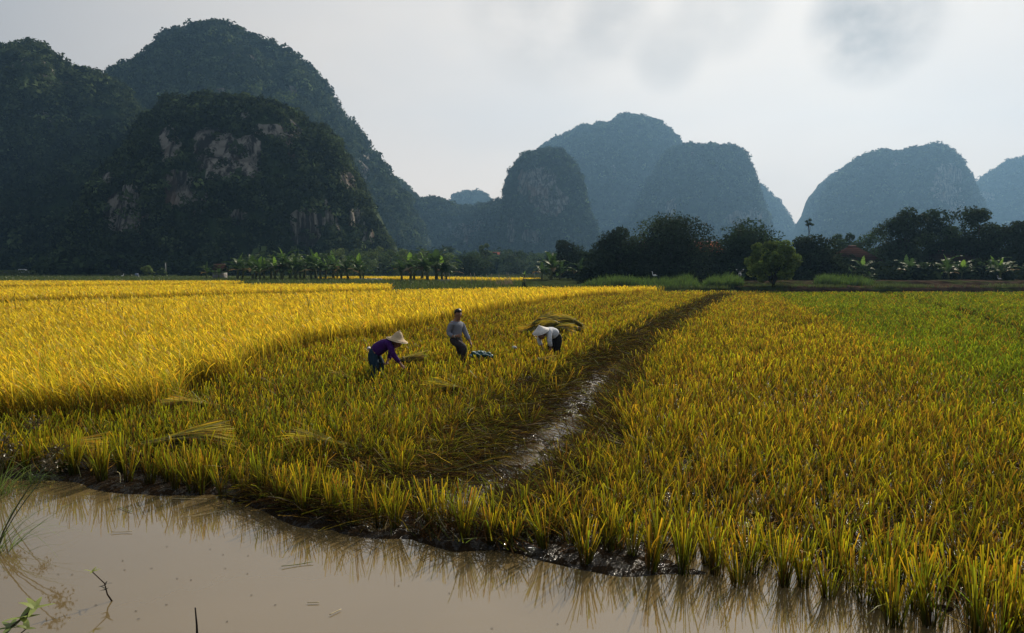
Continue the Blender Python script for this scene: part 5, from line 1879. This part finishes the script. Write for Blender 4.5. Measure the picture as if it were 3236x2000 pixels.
# loose straws that float or lie half in the water
for i_, (px, py, L, yaw, lab) in enumerate(((395, 1610, 0.34, 2.55, 'green floating blade in two strokes off the left bank'), (385, 1682, 0.22, 0.1, 'short pale straw floating off the left bank'), (600, 1577, 0.45, -0.05, 'long yellow straw floating along the bank foot'),
                                            (650, 1625, 0.50, 0.55, 'long bent straw leaning from the bank into the water'), (990, 1905, 0.10, 0.05, 'tiny straw floating in the open water'), (940, 1785, 0.30, 0.35, 'thin dark straw floating below the bank clumps'),
                                            (1060, 1935, 0.12, 0.9, 'short straw floating near the bottom edge'))):
    c = on_plane(px, py, 0.006)
    b = MB()
    u_ = np.linspace(-0.5, 0.5, 6)
    L *= 0.8
    P = np.stack([u_ * L * math.cos(yaw), u_ * L * math.sin(yaw), 0.004 + 0.02 * np.abs(u_) ** 2 * (i_ % 2)], 1)
    b.tube(P, 0.003, 5, (0.50, 0.42, 0.24) if i_ not in (0, 5) else (0.16, 0.20, 0.04))
    tag(b.build('floating_straw', M_SOLID, None, True, c), lab, 'straw', 'straws floating on the ditch')
# water striders
for (px, py) in ((528, 1726), (664, 1735), (705, 1752), (619, 1706), (388, 1771), (394, 1800), (479, 1795), (784, 1755), (712, 1795), (782, 1812), (560, 1827), (604, 1832), (795, 1880), (526, 1910), (870, 1911), (430, 1930), (438, 1955), (718, 1963), (184, 1814), (228, 1815), (1420, 1874), (1762, 1971), (1555, 1985), (1260, 1850), (303, 1911)):
    c = on_plane(px, py, 0.004)
    b = MB()
    a = rng.uniform(0, 6.28)
    q = np.array([math.cos(a), math.sin(a), 0])
    s_ = np.array([-q[1], q[0], 0])
    b.tube([-q * 0.007, q * 0.0, q * 0.008], [0.0012, 0.002, 0.001], 5, (0.03, 0.025, 0.02))
    for k, (o_, l_) in enumerate(((0.004, 0.008), (0.0, 0.014), (-0.004, 0.013))):
        for sg in (-1, 1):
            b.tube([q * o_, q * o_ + s_ * sg * l_ * 0.6 + [0, 0, 0.003], q * (o_ * 2.2) + s_ * sg * l_ + [0, 0, -0.003]], 0.0007, 4, (0.03, 0.025, 0.02), cap=False)
    b.v = [v_ * 0.65 for v_ in b.v]
    tag(b.build('water_strider', M_SOLID, None, False, c), 'tiny dark water strider resting on the open muddy water', 'insect', 'water striders on the ditch')

# tall dark weeds above the ripe rice
n = 260
x, y = px_rect(-50, 1950, 24, 56, 900)
k = inside(RICE_A, x, y)
x, y = x[k][:n], y[k][:n]
n = len(x)
c1 = jit((0.10, 0.13, 0.03), n, 0.3)
V, F, C = blades(np.stack([x, y, np.full(n, 0.3)], 1), rng.uniform(0.65, 0.95, n), rng.uniform(0, 6.28, n), rng.uniform(0.02, 0.22, n), 0.022, c1 * 0.8, c1 * 0.6, 6, 3.0, rng.uniform(0, 0.2, n), 0.7)
tag(mk('paddy_weeds', V, [F], M_GRASS, C), 'scattered dark weed stalks standing above the ripe rice', 'weeds', kind='stuff')

# ------------------------------------------------------------------ far road side things
M_PAINT = pbr('car_paint', 0.3, 0.5)


def tube_ring(b, c, r, w, col, sides=16):
    th = np.arange(sides) / sides * 2 * math.pi
    for (ra, rb_, y0, y1) in ((r, r, -w / 2, w / 2),):
        V = np.concatenate([np.stack([c[0] + ra * np.cos(th), np.full(sides, c[1] + y0), c[2] + ra * np.sin(th)], 1), np.stack([c[0] + ra * np.cos(th), np.full(sides, c[1] + y1), c[2] + ra * np.sin(th)], 1)])
        k_ = np.arange(sides)
        b.add(V, [np.stack([k_, (k_ + 1) % sides, (k_ + 1) % sides + sides, k_ + sides], 1), k_[None], (k_[::-1] + sides)[None]], col)


d = 268.0
c = at_depth(80, 864, d)
car = empty('parked_car', (c[0], d, c[2] - 0.05), R(4))
tag(car, 'white estate car on the far road at the left, facing right', 'car')
prof = [(-2.25, 0.35), (-2.3, 0.8), (-2.22, 1.02), (-2.05, 1.62), (-1.8, 1.72), (0.1, 1.72), (0.75, 1.12), (2.0, 0.98), (2.3, 0.8), (2.32, 0.4)]
b = MB()
n = len(prof)
ins = [1.0 if z < 1.1 else 0.84 for _, z in prof]
V = np.array([(x, -0.9 * q, z) for (x, z), q in zip(prof, ins)] + [(x, 0.9 * q, z) for (x, z), q in zip(prof, ins)])
k_ = np.arange(n)
b.add(V, [np.stack([(k_ + 1) % n, k_, k_ + n, (k_ + 1) % n + n], 1), k_[None], (k_[::-1] + n)[None]], (0.78, 0.79, 0.80))
b.build('body', M_PAINT, car)
for x0, x1 in ((-1.95, -1.25), (-1.15, -0.35), (-0.25, 0.45)):
    b = MB()
    tp = 0.06 if x1 > 0.3 else 0.0
    b.add(np.array([(x0, -0.88, 1.12), (x1 + 0.12 * (x1 > 0.3), -0.88, 1.12), (x1 - 0.30 * (x1 > 0.3), -0.79, 1.60), (x0 + 0.06, -0.79, 1.60), (x0, -0.70, 1.12), (x1, -0.70, 1.12), (x1 - 0.3 * (x1 > 0.3), -0.70, 1.60), (x0 + 0.06, -0.70, 1.60)]), [np.array([[0, 1, 2, 3], [5, 4, 7, 6], [0, 4, 5, 1], [1, 5, 6, 2], [2, 6, 7, 3], [3, 7, 4, 0]])], (0.012, 0.015, 0.018))
    b.build('window', M_PAINT, car)
for x0 in (-1.4, 1.42):
    for yy in (-0.84, 0.84):
        b = MB()
        tube_ring(b, (x0, yy, 0.34), 0.36, 0.24, (0.018, 0.018, 0.018))
        w_ = b.build('wheel', M_SOLID, car)
        b = MB()
        tube_ring(b, (x0, yy + (-0.11 if yy < 0 else 0.11), 0.34), 0.21, 0.05, (0.45, 0.46, 0.47), 12)
        b.build('rim', M_SOLID, w_)
for yy in (-0.66, 0.66):
    b = MB()
    b.box((2.31, yy, 0.80), (0.06, 0.34, 0.14), (0.75, 0.75, 0.70))
    b.build('headlight', M_PAINT, car)


def simple_thing(name, label, cat, px, py, d, parts, rz=0.0, z=None):
    c = at_depth(px, py, d)
    r_ = empty(name, (c[0], d, c[2] if z is None else z), rz)
    tag(r_, label, cat)
    for pn, fn, mat_ in parts:
        b = MB()
        fn(b)
        b.build(pn, mat_, r_, pn in ('body', 'neck', 'head', 'shaft'))
    return r_


WT, GY_, DKC = (0.62, 0.63, 0.64), (0.28, 0.28, 0.28), (0.03, 0.03, 0.032)
simple_thing('tomb', 'small pale stepped tomb on the grassy rise beside a thin pole', 'tomb', 248, 857, 235,
             [('base', lambda b: b.box((0, 0, 0.15), (1.9, 1.2, 0.35), WT), M_PLASTER), ('body', lambda b: b.box((0, 0, 0.55), (1.3, 0.9, 0.5), GY_), M_PLASTER), ('roof', lambda b: (b.box((0, 0, 0.87), (1.8, 1.1, 0.14), WT), b.box((0, 0, 1.1), (0.8, 0.6, 0.36), WT, 0, 0.3)), M_PLASTER)])
for (px, y0, y1, d, lab) in ((256, 833, 858, 234, 'thin grey pole beside the pale tomb at the far left'), (524, 831, 862, 150, 'thin grey pole above the low shrub at the far left')):
    h_ = (y1 - y0) / FPX * d
    simple_thing('utility_pole', lab, 'pole', px, y1, d, [('shaft', lambda b, h_=h_: b.tube([(0, 0, -0.3), (0, 0, h_)], [0.13, 0.09], 8, (0.30, 0.30, 0.29)), M_PLASTER), ('cap', lambda b, h_=h_: b.box((0, 0, h_ + 0.03), (0.24, 0.24, 0.06), (0.25, 0.25, 0.24)), M_PLASTER)])
simple_thing('grave_slab', 'leaning blue grey slab on the verge at the far left', 'slab', 431, 874, 150, [('base', lambda b: b.box((0, 0, 0.05), (0.95, 0.6, 0.2), (0.20, 0.22, 0.26)), M_PLASTER), ('slab', lambda b: b.box((0.08, 0, 0.42), (0.75, 0.22, 0.62), (0.26, 0.31, 0.42), 0.2, 0.75), M_PLASTER)])
simple_thing('tarpaulin', 'low blue grey tarpaulin heap on the road at the left edge', 'tarpaulin', 24, 863, 255, [('cover', lambda b: b.ell((0, 0, 0.25), (2.0, 1.0, 0.5), 18, 10, (0.12, 0.15, 0.26), 0.2), M_SOLID)])


def bird(name, label, px, py, d, s_, col, flip=1, z=None):
    def body(b):
        b.ell((0, 0, 0.42 * s_), (0.22 * s_, 0.10 * s_, 0.11 * s_), 12, 8, col)

    def neck(b):
        b.tube([(0.15 * s_ * flip, 0, 0.46 * s_), (0.26 * s_ * flip, 0, 0.58 * s_), (0.21 * s_ * flip, 0, 0.72 * s_), (0.27 * s_ * flip, 0, 0.82 * s_)], np.array([0.05, 0.035, 0.03, 0.03]) * s_, 7, col)

    def head_(b):
        b.ell((0.29 * s_ * flip, 0, 0.83 * s_), (0.055 * s_, 0.035 * s_, 0.035 * s_), 8, 6, col)

    def beak(b):
        b.tube([(0.33 * s_ * flip, 0, 0.83 * s_), (0.45 * s_ * flip, 0, 0.80 * s_)], [0.014 * s_, 0.003 * s_], 5, (0.35, 0.25, 0.06))

    def tail(b):
        b.box((-0.25 * s_ * flip, 0, 0.38 * s_), (0.16 * s_, 0.09 * s_, 0.03 * s_), col)
    r_ = simple_thing(name, label, 'bird', px, py, d, [('body', body, M_SOLID), ('neck', neck, M_SOLID), ('head', head_, M_SOLID), ('beak', beak, M_SOLID), ('tail', tail, M_SOLID)], z=z)
    for sy in (-0.04, 0.04):
        b = MB()
        b.tube([(0, sy * s_, 0.36 * s_), (0.01, sy * s_, 0.18 * s_), (0, sy * s_, 0.0), (0.07 * s_ * flip, sy * s_, 0.0)], 0.012 * s_, 5, (0.10, 0.09, 0.06))
        b.build('leg', M_SOLID, r_)
    return r_


bird('egret', 'white egret standing on the verge at the far left', 387, 878, 140, 1.0, (0.80, 0.80, 0.78), 1)
bird('goose', 'pale goose standing on the brown bank at the right edge', 3158, 893, 70.5, 0.78, (0.42, 0.43, 0.44), -1, 0.95)
bird('egret', 'white egret perched on a stake behind the long bed of tall grass', 2081, 0, 72, 0.9, (0.85, 0.85, 0.84), -1, 1.25)

c = at_depth(2081, 0, 72)
b = MB()
b.tube([(0, 0, -0.1), (0.02, 0, 0.4), (0, 0, 0.71)], [0.05, 0.045, 0.04], 7, (0.09, 0.07, 0.05))
tag(b.build('wooden_stake', M_SOLID, None, True, (c[0], 72, 0.54)), 'short stake behind the long bed of tall grass with a white egret on top', 'stake')

# scooter in the shade beside the tall grass
d = 72.0
c = at_depth(2337, 890, d)
sc_ = empty('scooter', (c[0], d, bank_z(c[0], d)), R(70))
tag(sc_, 'parked dark scooter with white panels in the shade by the rounded tall grass', 'scooter')
for x0 in (-0.6, 0.6):
    b = MB()
    tube_ring(b, (x0, 0, 0.26), 0.27, 0.10, (0.02, 0.02, 0.02))
    w_ = b.build('wheel', M_SOLID, sc_)
    b = MB()
    tube_ring(b, (x0, 0, 0.26), 0.15, 0.12, (0.5, 0.5, 0.5), 10)
    b.build('rim', M_SOLID, w_)
b = MB()
b.ell((-0.35, 0, 0.55), (0.45, 0.15, 0.20), 14, 8, (0.05, 0.06, 0.10))
b.tube([(-0.1, 0, 0.33), (0.35, 0, 0.33), (0.55, 0, 0.65), (0.45, 0, 1.0)], [0.10, 0.10, 0.10, 0.05], 8, (0.05, 0.06, 0.10))
b.build('body', M_PAINT, sc_, True)
b = MB()
b.ell((-0.35, 0, 0.76), (0.36, 0.13, 0.06), 12, 6, (0.02, 0.02, 0.02))
b.build('seat', M_SOLID, sc_, True)
b = MB()
b.ell((0.60, 0, 0.72), (0.06, 0.17, 0.22), 10, 8, (0.80, 0.80, 0.80))
b.build('front_panel', M_PAINT, sc_, True)
b = MB()
b.tube([(0.42, -0.32, 1.05), (0.45, 0, 1.0), (0.42, 0.32, 1.05)], 0.025, 6, (0.03, 0.03, 0.03))
b.build('handlebar', M_SOLID, sc_, True)
for sy in (-0.34, 0.34):
    b = MB()
    b.ell((0.44, sy, 1.22), (0.03, 0.07, 0.05), 8, 6, (0.7, 0.7, 0.7))
    b.build('mirror', M_PAINT, sc_, True)

# stick fence in front of the far strip of rice
fence = empty('stick_fence', (*at_depth(1540, 0, 84)[:2], 0.3))
tag(fence, 'crooked fence of thin sticks between the golden rice and the far wood', 'fence')
for px in list(range(1400, 1500, 17)) + [1486, 1497, 1519, 1540, 1549, 1553, 1573, 1580, 1592, 1600, 1608, 1615, 1640, 1662, 1690]:
    dd_ = 84 + rng.uniform(-3, 3)
    q = at_depth(px, 0, dd_) - np.array(fence.location)
    b = MB()
    h_ = rng.uniform(0.9, 1.6)
    b.tube([(q[0], q[1], -0.2), (q[0] + rng.normal(0, 0.08), q[1], h_ * 0.5), (q[0] + rng.normal(0, 0.16), q[1], h_)], [0.035, 0.03, 0.02], 6, (0.16, 0.13, 0.085))
    b.build('post', M_SOLID, fence, True)
c = at_depth(1595, 0, 78)
b = MB()
n = 90
V, F, C = blades(np.stack([rng.normal(0, 0.55, n), rng.normal(0, 0.3, n), np.zeros(n)], 1), rng.uniform(0.4, 1.2, n), rng.uniform(0, 6.28, n), rng.uniform(0.1, 0.7, n), 0.05, (0.20, 0.15, 0.10), (0.34, 0.26, 0.17), 3, 1.3, 0.1, 0.5)
b.add(V, [F], C)
tag(b.build('brush_heap', M_STRAW, None, False, (c[0], 78, 0.3)), 'pale heap of dry brushwood leaning at the stick fence', 'brush heap')
for (px, wpx, d, lab) in ((1155, 78, 108, 'low pale stone edging right of the long banana row'), (1395, 40, 99, 'low pale slab at the foot of the right banana clump')):
    c = at_depth(px, 0, d)
    b = MB()
    L = wpx / FPX * d
    for k in range(5):
        b.box(((k - 2) * L / 5, rng.uniform(-0.1, 0.1), 0.15), (L / 5 - 0.06, 0.6, 0.36 + rng.uniform(-0.05, 0.08)), np.array((0.36, 0.34, 0.31)) * rng.uniform(0.8, 1.15), rng.normal(0, 0.04), 0.9)
    tag(b.build('stone_edging', M_PLASTER, None, False, (c[0], d, 0.42)), lab, 'stone edging')
